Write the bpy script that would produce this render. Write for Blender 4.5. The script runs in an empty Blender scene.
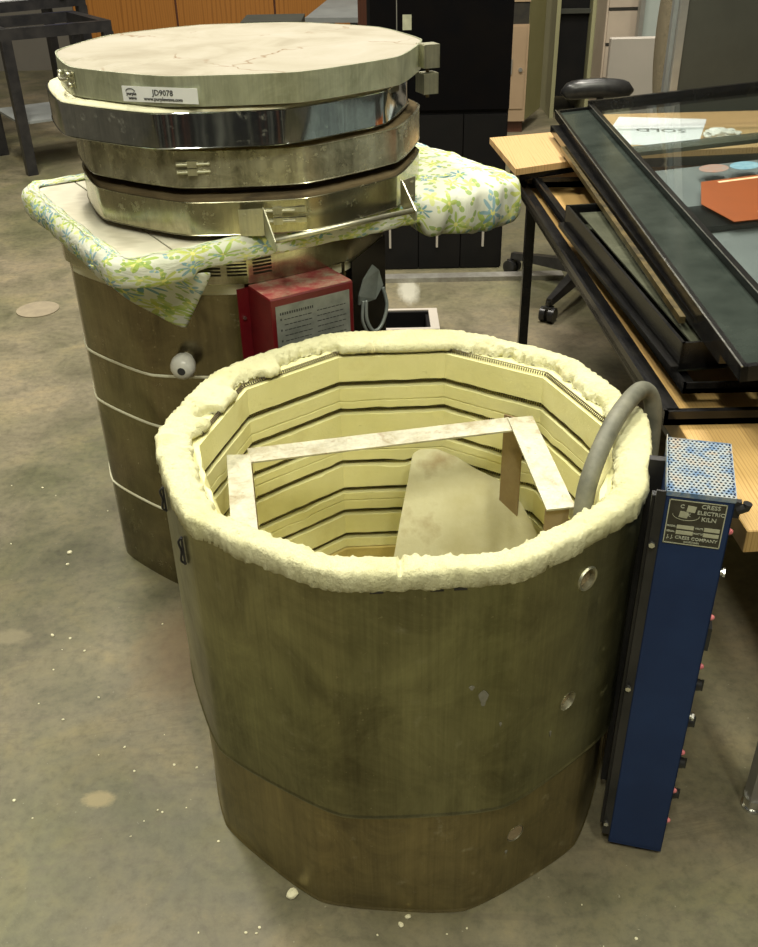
import bpy, bmesh, math, random
from math import sin, cos, pi, radians, degrees, atan2, sqrt
from mathutils import Vector, Matrix, noise
random.seed(7)
D = bpy.data
SC = bpy.context.scene
COL = SC.collection

# ------------------------------------------------------------------ materials
MATS = {}
def newmat(name):
    m = D.materials.new(name); m.use_nodes = True
    nt = m.node_tree; nt.nodes.clear()
    out = nt.nodes.new('ShaderNodeOutputMaterial')
    b = nt.nodes.new('ShaderNodeBsdfPrincipled')
    nt.links.new(b.outputs[0], out.inputs[0])
    return m, nt, b
def N(nt, typ, **kw):
    n = nt.nodes.new(typ)
    for k, v in kw.items():
        if k.startswith('i_'):
            n.inputs[k[2:].replace('_', ' ')].default_value = v
        else:
            setattr(n, k, v)
    return n
def noise_n(nt, scale, detail=4, rough=.55, vec=None, dist=0.0):
    n = N(nt, 'ShaderNodeTexNoise'); n.inputs['Scale'].default_value = scale
    n.inputs['Detail'].default_value = detail; n.inputs['Roughness'].default_value = rough
    n.inputs['Distortion'].default_value = dist
    if vec is not None: nt.links.new(vec, n.inputs['Vector'])
    return n
def ramp(nt, fac, stops):
    r = N(nt, 'ShaderNodeValToRGB')
    e = r.color_ramp.elements
    while len(e) < len(stops): e.new(.5)
    for el, (p, c) in zip(e, stops):
        el.position = p; el.color = (*c, 1) if len(c) == 3 else c
    nt.links.new(fac, r.inputs[0]); return r
def mix(nt, fac, a, b, mode='MIX'):
    m = N(nt, 'ShaderNodeMix', data_type='RGBA', blend_type=mode)
    for s, v in ((0, fac), (6, a), (7, b)):
        if isinstance(v, (int, float)): m.inputs[s].default_value = v
        elif isinstance(v, tuple): m.inputs[s].default_value = (*v, 1)
        else: nt.links.new(v, m.inputs[s])
    return m.outputs[2]
def coords(nt, scale=None):
    tc = N(nt, 'ShaderNodeTexCoord')
    if scale is None: return tc.outputs['Object']
    mp = N(nt, 'ShaderNodeMapping'); mp.inputs['Scale'].default_value = scale
    nt.links.new(tc.outputs['Object'], mp.inputs[0]); return mp.outputs[0]
def bump(nt, b, h, strength=.3, dist=.002):
    bp = N(nt, 'ShaderNodeBump'); bp.inputs['Strength'].default_value = strength
    bp.inputs['Distance'].default_value = dist
    nt.links.new(h, bp.inputs['Height']); nt.links.new(bp.outputs[0], b.inputs['Normal'])
    return bp
def simple(name, c1, c2=None, scale=20, rough=.5, metal=0., bmp=0., spec=.5, stretch=None, lo=.35, hi=.65, bscale=None, bdist=.001):
    if name in MATS: return MATS[name]
    m, nt, b = newmat(name)
    v = coords(nt, stretch)
    n = noise_n(nt, scale, 5, .6, v)
    if c2 is None: c2 = tuple(x*.8 for x in c1)
    r = ramp(nt, n.outputs[0], [(lo, c1), (hi, c2)])
    nt.links.new(r.outputs[0], b.inputs['Base Color'])
    b.inputs['Roughness'].default_value = rough; b.inputs['Metallic'].default_value = metal
    b.inputs['Specular IOR Level'].default_value = spec
    if bmp:
        n2 = noise_n(nt, bscale or scale*4, 4, .6, v)
        bump(nt, b, n2.outputs[0], bmp, bdist)
    MATS[name] = m; return m

def steel(name, base, tint, dark, rough=.3, dirt=(.45, .40, .28), dirt_amt=.5, scale=6, rvar=.15, bscale=3, bdist=.004, metal=.95):
    m, nt, b = newmat(name)
    v = coords(nt); vs = coords(nt, (1, 1, .25))
    n1 = noise_n(nt, scale, 6, .65, vs, .4)
    n1b = noise_n(nt, scale*1.7, 6, .7, v, .8)
    r1 = ramp(nt, mix(nt, .5, n1.outputs[0], n1b.outputs[0]), [(.36, dark), (.5, base), (.64, tint)])
    n2 = noise_n(nt, 38, 6, .7, v)
    r2 = ramp(nt, n2.outputs[0], [(.60, (0, 0, 0)), (.74, (1, 1, 1))])
    mm = N(nt, 'ShaderNodeMath', operation='MULTIPLY'); mm.inputs[1].default_value = dirt_amt
    nt.links.new(r2.outputs[0], mm.inputs[0])
    c = mix(nt, mm.outputs[0], r1.outputs[0], dirt)
    nf = noise_n(nt, 150, 3, .6, v); rf = ramp(nt, nf.outputs[0], [(.68, (0, 0, 0)), (.72, (.6, .6, .6))])
    c = mix(nt, rf.outputs[0], c, dirt)
    ns = noise_n(nt, 3, 4, .7, coords(nt, (60, 60, 1.2))); rs = ramp(nt, ns.outputs[0], [(.3, (.86, .86, .86)), (.7, (1.10, 1.10, 1.08))])
    c = mix(nt, 1.0, c, rs.outputs[0], 'MULTIPLY')
    nt.links.new(c, b.inputs['Base Color'])
    mt = N(nt, 'ShaderNodeMath', operation='MULTIPLY_ADD'); mt.inputs[1].default_value = -.8; mt.inputs[2].default_value = metal
    nt.links.new(mm.outputs[0], mt.inputs[0]); nt.links.new(mt.outputs[0], b.inputs['Metallic'])
    n3 = noise_n(nt, 14, 5, .65, v)
    ra = N(nt, 'ShaderNodeMath', operation='MULTIPLY_ADD'); ra.inputs[1].default_value = rvar*2; ra.inputs[2].default_value = rough-rvar
    nt.links.new(n3.outputs[0], ra.inputs[0])
    rb = N(nt, 'ShaderNodeMath', operation='ADD'); nt.links.new(ra.outputs[0], rb.inputs[0])
    m3 = N(nt, 'ShaderNodeMath', operation='MULTIPLY'); m3.inputs[1].default_value = .4; nt.links.new(mm.outputs[0], m3.inputs[0])
    nt.links.new(m3.outputs[0], rb.inputs[1]); nt.links.new(rb.outputs[0], b.inputs['Roughness'])
    n4 = noise_n(nt, bscale, 3, .5, v); bump(nt, b, n4.outputs[0], .5, bdist)
    MATS[name] = m; return m

steel('kiln_steel', (.25, .24, .13), (.36, .35, .19), (.13, .12, .065), .36, (.40, .37, .22), .35, 4.5, .12)
steel('kiln_steel_low', (.31, .26, .135), (.40, .33, .17), (.19, .16, .09), .42, (.42, .38, .24), .6, 7, .1)
steel('back_steel', (.23, .20, .12), (.31, .275, .17), (.13, .11, .07), .22, (.5, .45, .3), .3, 5, .08)
steel('lid_steel', (.50, .52, .38), (.66, .68, .52), (.34, .35, .24), .34, (.5, .46, .3), .5, 9, .08, metal=.55)
steel('mirror_steel', (.42, .44, .44), (.56, .58, .58), (.32, .34, .36), .08, (.7, .7, .6), .5, 12, .04, 5, .002, 1.0)
steel('dirty_steel', (.38, .36, .26), (.60, .58, .44), (.12, .11, .07), .26, (.60, .58, .42), .9, 16, .12, metal=.6)
steel('ring_steel', (.38, .36, .25), (.52, .49, .35), (.22, .20, .13), .24, (.5, .5, .3), .5, 10, .1)
steel('bracket_steel', (.55, .54, .42), (.62, .60, .46), (.45, .43, .32), .42, (.4, .3, .15), .4, 12, .1)
steel('band_steel', (.40, .38, .28), (.54, .51, .38), (.22, .20, .14), .2, (.4, .35, .2), .4, 9, .1)
steel('chrome', (.75, .75, .72), (.8, .8, .78), (.6, .6, .58), .18, (.5, .5, .4), .2, 9, .05)
steel('plate_steel', (.50, .48, .38), (.62, .60, .48), (.33, .28, .18), .5, (.24, .15, .08), .8, 16, .1, metal=.5)

def brick_mat(name, c1, c2, c3, pit=.6):
    m, nt, b = newmat(name)
    v = coords(nt)
    n1 = noise_n(nt, 9, 6, .6, v)
    r1 = ramp(nt, n1.outputs[0], [(.3, c1), (.55, c2), (.75, c3)])
    vo = N(nt, 'ShaderNodeTexVoronoi'); vo.inputs['Scale'].default_value = 95
    n5 = noise_n(nt, 60, 3, .6, v); nt.links.new(mix(nt, .06, v, n5.outputs[1], 'ADD'), vo.inputs['Vector'])
    rp = ramp(nt, vo.outputs['Distance'], [(.05, (0, 0, 0)), (.2, (1, 1, 1))])
    nk = noise_n(nt, 30, 2, .5, v)
    rk = ramp(nt, nk.outputs[0], [(.52, (1, 1, 1)), (.6, (0, 0, 0))])
    pits = mix(nt, 1.0, rp.outputs[0], rk.outputs[0], 'LIGHTEN')
    n2 = noise_n(nt, 160, 4, .7, v)
    hh = mix(nt, .35, pits, n2.outputs[0])
    if name == 'brick_rim':
        n8 = noise_n(nt, 48, 8, .75, v); hh = mix(nt, .6, hh, n8.outputs[0])
    nt.links.new(r1.outputs[0], b.inputs['Base Color'])
    b.inputs['Roughness'].default_value = .95; b.inputs['Specular IOR Level'].default_value = .15
    bump(nt, b, hh, pit, .012 if name == 'brick_rim' else .004)
    MATS[name] = m; return m
brick_mat('brick_lining', (.80, .76, .37), (.86, .82, .44), (.74, .68, .30), .6)
brick_mat('brick_rim', (.68, .65, .37), (.78, .75, .48), (.62, .54, .27), 1.0)
brick_mat('lid_brick_x', (.78, .70, .60), (.88, .82, .72), (.72, .62, .50), .35)
brick_mat('ring_brick', (.80, .76, .52), (.85, .82, .60), (.55, .45, .25), .6)
brick_mat('shaded_brick', (.075, .055, .03), (.16, .12, .065), (.04, .03, .02), .8)  # dark tone puts the shade of the gaps between rings into the brick
brick_mat('rusty_plate', (.22, .15, .08), (.30, .23, .13), (.15, .10, .05), .3)
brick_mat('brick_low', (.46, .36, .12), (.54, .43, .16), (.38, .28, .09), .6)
brick_mat('plug', (.26, .19, .11), (.36, .29, .18), (.15, .09, .05), .9)
brick_mat('slab', (.42, .38, .22), (.52, .49, .32), (.27, .19, .09), .25)
simple('coil', (.06, .045, .028), (.15, .115, .07), 60, .55, .5)
simple('black_paint', (.012, .012, .014), (.03, .028, .028), 12, .35, 0, 0, .5)
simple('black_gloss', (.006, .006, .007), (.014, .013, .012), 18, .2, .0, .12, .4, bscale=8)
simple('black_cab', (.007, .007, .008), (.011, .010, .010), 6, .5, 0, 0, .2)
simple('black_door', (.002, .002, .003), (.004, .003, .003), 6, .6, 0, 0, .08)
simple('black_plastic', (.014, .014, .015), (.03, .03, .03), 30, .3, 0, .1, .5)
simple('blue_paint', (.008, .026, .095), (.012, .036, .120), 9, .42, 0, .1, .4, lo=.4, hi=.7)
simple('red_paint', (.17, .008, .012), (.11, .006, .010), 9, .35, 0, .05, .5)
simple('white_trim', (.80, .78, .60), (.70, .66, .48), 20, .5)
simple('white_plastic', (.85, .84, .78), (.70, .68, .60), 20, .3)
simple('paper', (.88, .89, .90), (.84, .85, .86), 8, .6)
simple('ink', (.03, .03, .03), (.05, .05, .05), 20, .7)
simple('ink_grey', (.16, .17, .15), (.24, .25, .22), 90, .7)
simple('label_grey', (.17, .18, .16), (.27, .28, .25), 26, .5)
simple('plate_black', (.035, .032, .022), (.06, .055, .04), 30, .45)
simple('plate_pale', (.55, .55, .40), (.42, .42, .30), 40, .45)
simple('plate_letters', (.55, .56, .45), (.45, .46, .36), 60, .45)
simple('pilot_pink', (.75, .25, .25), (.6, .15, .18), 20, .25)
simple('latch_grey', (.22, .25, .24), (.30, .33, .31), 30, .35, .2)
simple('orange_card', (.22, .050, .004), (.20, .046, .004), 14, .35)
simple('tape', (.75, .45, .25), (.8, .6, .4), 60, .25)
simple('sticker_blue', (.09, .22, .30), (.18, .32, .38), 70, .4)
simple('sticker_orange', (.26, .14, .10), (.20, .18, .16), 70, .4)
simple('rubber_hose', (.115, .115, .09), (.20, .195, .15), 25, .55, 0, .3, .4, bscale=60)
simple('tan_metal', (.42, .30, .19), (.38, .27, .17), 4, .45)
simple('tan_side', (.33, .31, .15), (.28, .26, .12), 4, .35, .1)
simple('olive_post', (.34, .33, .19), (.30, .29, .17), 4, .4)
simple('beige_metal', (.48, .40, .32), (.42, .35, .28), 4, .45)
simple('white_panel', (.50, .45, .40), (.46, .42, .37), 4, .5)
simple('pale_glass', (.40, .44, .42), (.36, .40, .38), 3, .15)
simple('grey_partition', (.048, .049, .040), (.060, .061, .050), 5, .75, 0, .1, .3, bscale=300)
simple('alu_trim', (.34, .33, .31), (.40, .39, .36), 12, .4, .6)
simple('grey_laminate', (.22, .235, .23), (.17, .18, .18), 6, .4)
simple('steel_strip', (.42, .41, .37), (.30, .28, .25), 30, .4, .5)
simple('blue_bin', (.01, .03, .25), (.02, .04, .30), 5, .4)
simple('crumb_grey', (.24, .23, .18), (.18, .17, .12), 60, .8)
simple('crumb', (.85, .80, .58), (.70, .66, .45), 50, .9)
simple('green_glass_strip', (.018, .024, .021), (.045, .055, .048), 9, .14, .0, .0, .3, lo=.3, hi=.7)
simple('sage_panel', (.06, .065, .045), (.13, .135, .095), 7, .2, .2)
simple('brass', (.17, .125, .05), (.05, .04, .02), 30, .35, .4)
simple('tweed', (.34, .29, .20), (.14, .12, .08), 260, .95, 0, .6, .1, lo=.4, hi=.6, bscale=300)
simple('wall_paint', (.16, .145, .12), (.14, .13, .11), 2, .9)
m, nt, b = newmat('wall_reflection_bands'); v = coords(nt, (1, .01, .01)); n = noise_n(nt, 2.6, 2, .5, v)  # dark wall with invented pale and red bands for the polished ring to reflect
rr_ = ramp(nt, n.outputs[0], [(.0, (.008, .009, .012)), (.40, (.012, .013, .018)), (.43, (.22, .22, .20)), (.455, (.20, .20, .17)), (.47, (.010, .011, .014)), (.56, (.012, .012, .016)), (.575, (.16, .055, .035)), (.60, (.16, .055, .035)), (.62, (.02, .022, .025))])
nt.links.new(rr_.outputs[0], b.inputs['Base Color']); b.inputs['Roughness'].default_value = .8; MATS['wall_reflection_bands'] = m
simple('ceiling_paint', (.20, .19, .17), (.17, .16, .15), 2, .9)
simple('inside_dark', (.02, .018, .015), (.035, .03, .02), 20, .8)

def wood(name, c1, c2, c3, stretch, rough=.4, scale=3.5):
    m, nt, b = newmat(name)
    v = coords(nt, stretch)
    n = noise_n(nt, scale, 6, .6, v, 1.2)
    w = N(nt, 'ShaderNodeTexWave', wave_type='BANDS', bands_direction='X'); w.inputs['Scale'].default_value = scale*1.6
    w.inputs['Distortion'].default_value = 5; w.inputs['Detail'].default_value = 3
    nt.links.new(v, w.inputs['Vector'])
    f = mix(nt, .45, n.outputs[0], w.outputs[0])
    r = ramp(nt, f, [(.2, c1), (.5, c2), (.8, c3)])
    nt.links.new(r.outputs[0], b.inputs['Base Color']); b.inputs['Roughness'].default_value = rough
    MATS[name] = m; return m
wood('oak', (.46, .29, .10), (.56, .37, .15), (.37, .22, .07), (10, .9, 1))
wood('oak_light', (.54, .34, .15), (.64, .43, .21), (.44, .27, .11), (10, .9, 1), scale=2.2)
wood('orange_wood', (.26, .105, .018), (.32, .13, .024), (.22, .085, .014), (4, 1, .6), scale=1.5)
wood('brown_wood', (.09, .03, .018), (.12, .045, .025), (.07, .025, .015), (5, 5, .5))
wood('painted_board', (.60, .57, .46), (.66, .62, .50), (.52, .48, .37), (.5, 4, 4), .6)

def glass_mat():
    m = D.materials.new('clear_pane'); m.use_nodes = True
    nt = m.node_tree; nt.nodes.clear()
    out = N(nt, 'ShaderNodeOutputMaterial'); tr = N(nt, 'ShaderNodeBsdfTransparent'); gl = N(nt, 'ShaderNodeBsdfGlossy')
    tr.inputs[0].default_value = (.94, .97, .97, 1); gl.inputs['Roughness'].default_value = .04
    gl.inputs[0].default_value = (.9, .95, 1, 1)
    lw = N(nt, 'ShaderNodeLayerWeight'); lw.inputs[0].default_value = .35
    ma = N(nt, 'ShaderNodeMath', operation='MULTIPLY_ADD'); ma.inputs[1].default_value = .28; ma.inputs[2].default_value = .04
    nt.links.new(lw.outputs['Facing'], ma.inputs[0])
    mx = N(nt, 'ShaderNodeMixShader'); nt.links.new(ma.outputs[0], mx.inputs[0])
    nt.links.new(tr.outputs[0], mx.inputs[1]); nt.links.new(gl.outputs[0], mx.inputs[2])
    nt.links.new(mx.outputs[0], out.inputs[0]); MATS['clear_pane'] = m
glass_mat()

def floor_mat():
    m, nt, b = newmat('concrete')
    v = coords(nt)
    n1 = noise_n(nt, .9, 5, .6, v, .6); n2 = noise_n(nt, 5, 8, .65, v, .5); n3 = noise_n(nt, 45, 5, .7, v)
    r1 = ramp(nt, n1.outputs[0], [(.38, (.125, .122, .066)), (.60, (.215, .183, .125))])
    r2 = ramp(nt, n2.outputs[0], [(.28, (.58, .60, .58)), (.5, (.98, .98, .98)), (.72, (1.32, 1.24, 1.10))])
    c = mix(nt, 1.0, r1.outputs[0], r2.outputs[0], 'MULTIPLY')
    r3 = ramp(nt, n3.outputs[0], [(.28, (.66, .66, .64)), (.5, (1, 1, 1)), (.72, (1.22, 1.2, 1.12))])
    c = mix(nt, .9, c, r3.outputs[0], 'MULTIPLY')
    n6 = noise_n(nt, 110, 3, .6, v); r6 = ramp(nt, n6.outputs[0], [(.70, (0, 0, 0)), (.74, (.7, .7, .7))])
    c = mix(nt, r6.outputs[0], c, (.36, .33, .24))
    n7 = noise_n(nt, 1.6, 5, .65, coords(nt, (1, 2.2, 1)), 1.5); r7 = ramp(nt, n7.outputs[0], [(.485, (0, 0, 0)), (.5, (.35, .35, .35)), (.515, (0, 0, 0))])
    c = mix(nt, r7.outputs[0], c, (.12, .10, .07))
    def blob(cx, cy, sx, sy, col, c, soft=.6, amt=.7):
        mp = N(nt, 'ShaderNodeMapping'); mp.inputs['Location'].default_value = (-cx/sx, -cy/sy, 0); mp.inputs['Scale'].default_value = (1/sx, 1/sy, 0)
        nt.links.new(v, mp.inputs[0])
        nn = noise_n(nt, 3, 4, .6, mp.outputs[0])
        ad = mix(nt, .35, mp.outputs[0], nn.outputs[1], 'LINEAR_LIGHT')
        ln = N(nt, 'ShaderNodeVectorMath', operation='LENGTH'); nt.links.new(ad, ln.inputs[0])
        rr = ramp(nt, ln.outputs['Value'], [(soft*.6, (amt,)*3), (1.0, (0, 0, 0))])
        return mix(nt, rr.outputs[0], c, col)
    c = blob(-.40, 1.50, .14, .20, (.20, .125, .07), c, .6, .5)
    c = blob(-.50, 1.12, .035, .022, (.33, .27, .14), c, .9, .8)
    c = blob(-.79, 1.55, .05, .03, (.30, .26, .16), c, .9, .5)
    c = blob(.13, 3.52, .05, .16, (.62, .60, .52), c, .8, .6)
    nt.links.new(c, b.inputs['Base Color'])
    rr = ramp(nt, n2.outputs[0], [(.3, (.42,)*3), (.7, (.62,)*3)])
    nt.links.new(rr.outputs[0], b.inputs['Roughness'])
    b.inputs['Specular IOR Level'].default_value = .4
    bump(nt, b, n3.outputs[0], .25, .002)
    MATS['concrete'] = m
floor_mat()

def floral():
    m, nt, b = newmat('floral_cloth')
    uv = N(nt, 'ShaderNodeTexCoord').outputs['UV']
    def M(op, a, c=None, d=None):
        n = N(nt, 'ShaderNodeMath', operation=op)
        for i, x in enumerate((a, c, d)):
            if x is None: continue
            if isinstance(x, (int, float)): n.inputs[i].default_value = x
            else: nt.links.new(x, n.inputs[i])
        return n.outputs[0]
    base = ramp(nt, noise_n(nt, 22, 4, .6, uv).outputs[0], [(.3, (.70, .71, .62)), (.7, (.62, .64, .52))]).outputs[0]
    c = base
    def layer(c, scale, pet, size, cols, off, depth=.45):
        mp = N(nt, 'ShaderNodeMapping'); mp.inputs['Scale'].default_value = (scale,)*3; mp.inputs['Location'].default_value = (off, off*1.7, 0)
        nt.links.new(uv, mp.inputs[0])
        vo = N(nt, 'ShaderNodeTexVoronoi', voronoi_dimensions='2D'); vo.inputs['Scale'].default_value = 1; vo.inputs['Randomness'].default_value = .75
        nt.links.new(mp.outputs[0], vo.inputs['Vector'])
        d = N(nt, 'ShaderNodeVectorMath', operation='SUBTRACT'); nt.links.new(mp.outputs[0], d.inputs[0]); nt.links.new(vo.outputs['Position'], d.inputs[1])
        sp = N(nt, 'ShaderNodeSeparateXYZ'); nt.links.new(d.outputs[0], sp.inputs[0])
        cs = N(nt, 'ShaderNodeSeparateColor'); nt.links.new(vo.outputs['Color'], cs.inputs[0])
        ang = M('ARCTAN2', sp.outputs[1], sp.outputs[0])
        pt = M('COSINE', M('MULTIPLY_ADD', ang, float(pet), M('MULTIPLY', cs.outputs[1], 6.28)))
        rad = M('MULTIPLY', M('MULTIPLY_ADD', pt, depth, 1.0-depth), M('MULTIPLY', M('MULTIPLY_ADD', cs.outputs[2], .6, .6), size))
        msk = M('LESS_THAN', vo.outputs['Distance'], rad)
        cr = ramp(nt, cs.outputs[0], cols); cr.color_ramp.interpolation = 'CONSTANT'
        c = mix(nt, M('MULTIPLY', msk, .88), c, cr.outputs[0])
        cen = M('LESS_THAN', vo.outputs['Distance'], size*.16)
        return mix(nt, cen, c, (.75, .72, .25))
    c = layer(c, 17, 5, .42, [(0, (.42, .52, .10)), (.35, (.55, .62, .20)), (.6, (.38, .50, .10)), (.8, (.62, .66, .26))], 3.1, .35)
    c = layer(c, 14, 7, .42, [(0, (.13, .30, .38)), (.3, (.34, .47, .08)), (.5, (.22, .38, .46)), (.72, (.50, .55, .12))], 7.7, .45)
    c = layer(c, 34, 2, .36, [(0, (.30, .42, .12)), (.5, (.52, .60, .25)), (.8, (.25, .42, .48))], 1.3, .4)
    nt.links.new(c, b.inputs['Base Color']); b.inputs['Roughness'].default_value = .85
    b.inputs['Specular IOR Level'].default_value = .2
    n4 = noise_n(nt, 9, 4, .6, uv, 1.5); bump(nt, b, n4.outputs[0], .5, .01)
    MATS['floral_cloth'] = m
floral()

def lidtop_mat():
    m, nt, b = newmat('lid_face')
    v = coords(nt)
    n1 = noise_n(nt, 7, 6, .6, v, .5)
    r1 = ramp(nt, n1.outputs[0], [(.3, (.24, .21, .155)), (.5, (.31, .28, .22)), (.75, (.35, .32, .27))])
    vo = N(nt, 'ShaderNodeTexVoronoi', feature='DISTANCE_TO_EDGE'); vo.inputs['Scale'].default_value = 3.2
    nn = noise_n(nt, 5, 4, .6, v); nt.links.new(mix(nt, .25, v, nn.outputs[1], 'ADD'), vo.inputs['Vector'])
    rc = ramp(nt, vo.outputs['Distance'], [(.0, (1, 1, 1)), (.012, (0, 0, 0))])
    nk = noise_n(nt, 3, 3, .6, v); rk = ramp(nt, nk.outputs[0], [(.48, (0, 0, 0)), (.56, (1, 1, 1))])
    f = mix(nt, 1, rc.outputs[0], rk.outputs[0], 'MULTIPLY')
    c = mix(nt, f, r1.outputs[0], (.17, .10, .05))
    nt.links.new(c, b.inputs['Base Color']); b.inputs['Roughness'].default_value = .85
    n2 = noise_n(nt, 90, 4, .6, v); bump(nt, b, n2.outputs[0], .2, .002)
    MATS['lid_face'] = m
lidtop_mat()

def worn_top(name, paint, worn, rust):
    m, nt, b = newmat(name); v = coords(nt)
    n = noise_n(nt, 26, 5, .7, v); r = ramp(nt, n.outputs[0], [(.40, paint), (.52, worn), (.70, rust)])
    nt.links.new(r.outputs[0], b.inputs['Base Color']); b.inputs['Roughness'].default_value = .7
    MATS[name] = m
worn_top('red_worn', (.30, .04, .045), (.36, .13, .10), (.40, .36, .26))
worn_top('blue_worn', (.10, .18, .32), (.30, .34, .36), (.36, .24, .14))
def M_(n): return MATS[n]

# ------------------------------------------------------------------ object helpers
def thing(name, loc, label, cat, group=None, kind=None):
    o = D.objects.new(name, None); COL.objects.link(o); o.location = loc
    o.empty_display_size = .05
    tagp(o, label, cat, group, kind); return o
def tagp(o, label=None, cat=None, group=None, kind=None):
    if label: o['label'] = label
    if cat: o['category'] = cat
    if group: o['group'] = group
    if kind: o['kind'] = kind
    return o
BASE = {}
def part(name, bm, mat, parent=None, label=None, smooth=False, loc=None, kind=None, mods=None, autos=None):
    """bm is in world coordinates; the origin goes to the parent thing's base (or loc)."""
    if parent is not None: o_ = BASE.get(parent.name, parent.location.copy())
    else: o_ = Vector(loc) if loc is not None else Vector((0, 0, 0))
    bmesh.ops.translate(bm, verts=bm.verts[:], vec=-o_)
    bmesh.ops.recalc_face_normals(bm, faces=bm.faces[:])
    me = D.meshes.new(name); bm.to_mesh(me); bm.free()
    for p in me.polygons: p.use_smooth = smooth
    if smooth and autos is not None:
        me.set_sharp_from_angle(angle=radians(autos))
    for mm in (mat if isinstance(mat, (list, tuple)) else [mat]): me.materials.append(M_(mm))
    o = D.objects.new(name, me); COL.objects.link(o)
    if parent is not None:
        o.parent = parent
        BASE[o.name] = o_
        if parent.type == 'MESH': o.location = (0, 0, 0)
    else:
        o.location = o_; BASE[o.name] = o_
    tagp(o, label, kind=kind)
    return o
def solo(name, bm, mat, loc, label, cat, group=None, smooth=False, kind=None, autos=None):
    o = part(name, bm, mat, None, None, smooth, loc, autos=autos); return tagp(o, label, cat, group, kind)
def apply_mods(o):
    dg = bpy.context.evaluated_depsgraph_get(); dg.update()
    me = D.meshes.new_from_object(o.evaluated_get(dg)); o.modifiers.clear(); o.data = me

def B(): return bmesh.new()
def box(bm, c, s, rz=0, M=None):
    """box centred c, size s"""
    r = bmesh.ops.create_cube(bm, size=1)
    mt = Matrix.Translation(c) @ Matrix.Rotation(rz, 4, 'Z') @ Matrix.Diagonal((*s, 1))
    if M is not None: mt = M @ mt
    bmesh.ops.transform(bm, matrix=mt, verts=r['verts']); return r['verts']
def obox(bm, o, u, v, w):
    """box from corner o with edge vectors u, v, w"""
    o, u, v, w = map(Vector, (o, u, v, w))
    P = [o, o+u, o+u+v, o+v, o+w, o+u+w, o+u+v+w, o+v+w]
    V = [bm.verts.new(p) for p in P]
    for f in ((0, 3, 2, 1), (4, 5, 6, 7), (0, 1, 5, 4), (1, 2, 6, 5), (2, 3, 7, 6), (3, 0, 4, 7)): bm.faces.new([V[i] for i in f])
    return V
def prism(bm, pts, z0, z1):
    a = [bm.verts.new((p[0], p[1], z0)) for p in pts]; b = [bm.verts.new((p[0], p[1], z1)) for p in pts]
    n = len(pts)
    bm.faces.new(a[::-1]); bm.faces.new(b)
    for i in range(n): bm.faces.new((a[i], a[(i+1) % n], b[(i+1) % n], b[i]))
def extr(bm, pts, vec):
    vec = Vector(vec)
    a = [bm.verts.new(Vector(p)) for p in pts]; b = [bm.verts.new(Vector(p)+vec) for p in pts]; n = len(pts)
    bm.faces.new(a[::-1]); bm.faces.new(b)
    for i in range(n): bm.faces.new((a[i], a[(i+1) % n], b[(i+1) % n], b[i]))
def loft(bm, rings, closed=False, cap=True, uv=None):
    """rings: lists of points; each ring is closed round; closed: last ring joins first"""
    R = [[bm.verts.new(p) for p in r] for r in rings]
    n = len(R[0]); m = len(R)
    for j in range(m if closed else m-1):
        a, b = R[j], R[(j+1) % m]
        for i in range(n): bm.faces.new((a[i], a[(i+1) % n], b[(i+1) % n], b[i]))
    if cap and not closed: bm.faces.new(R[0][::-1]); bm.faces.new(R[-1])
    return R
def cyl(bm, p0, p1, r0, r1=None, n=16, cap=True):
    p0, p1 = Vector(p0), Vector(p1); r1 = r0 if r1 is None else r1
    d = (p1-p0).normalized(); x = d.orthogonal().normalized(); y = d.cross(x)
    loft(bm, [[p+x*r*cos(2*pi*i/n)+y*r*sin(2*pi*i/n) for i in range(n)] for p, r in ((p0, r0), (p1, r1))], cap=cap)
def tube(bm, pts, r, n=12, closed=False, rad=None):
    pts = [Vector(p) for p in pts]; m = len(pts); rings = []
    prev = None
    for i, p in enumerate(pts):
        if closed: t = pts[(i+1) % m]-pts[i-1]
        else: t = pts[min(i+1, m-1)]-pts[max(i-1, 0)]
        t.normalize()
        if prev is None: x = t.orthogonal().normalized()
        else: x = (prev-t*prev.dot(t)).normalized()
        prev = x; y = t.cross(x); rr = rad[i] if rad else r
        rings.append([p+x*rr*cos(2*pi*k/n)+y*rr*sin(2*pi*k/n) for k in range(n)])
    loft(bm, rings, closed=closed)
def spline(pts, k=8):
    P = [Vector(p) for p in pts]; out = []
    for i in range(len(P)-1):
        a, b, c, d = P[max(i-1, 0)], P[i], P[i+1], P[min(i+2, len(P)-1)]
        for j in range(k):
            t = j/k
            out.append(.5*((2*b)+(c-a)*t+(2*a-5*b+4*c-d)*t*t+(3*b-a-3*c+d)*t**3))
    out.append(P[-1]); return out
def sphere(bm, c, r, u=16, v=10, sc=(1, 1, 1)):
    q = bmesh.ops.create_uvsphere(bm, u_segments=u, v_segments=v, radius=r)
    bmesh.ops.transform(bm, matrix=Matrix.Translation(c) @ Matrix.Diagonal((*sc, 1)), verts=q['verts'])
def text_bm(bm, s, M, size, align='CENTER', bold=0.0, ext=.0003):
    cu = D.curves.new('t', 'FONT'); cu.body = s; cu.size = size; cu.align_x = align; cu.align_y = 'CENTER'
    cu.extrude = ext; cu.offset = bold; cu.resolution_u = 2
    o = D.objects.new('t', cu); COL.objects.link(o)
    dg = bpy.context.evaluated_depsgraph_get(); dg.update()
    me = D.meshes.new_from_object(o.evaluated_get(dg)); me.transform(M)
    bm.from_mesh(me); D.objects.remove(o); D.curves.remove(cu); D.meshes.remove(me)
def frame(o, x, y, n=None):
    """matrix whose local x, y lie in the surface"""
    x = Vector(x).normalized(); y = Vector(y); y = (y-x*y.dot(x)).normalized(); z = x.cross(y)
    return Matrix(((x.x, y.x, z.x, o[0]), (x.y, y.y, z.y, o[1]), (x.z, y.z, z.z, o[2]), (0, 0, 0, 1)))
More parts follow.
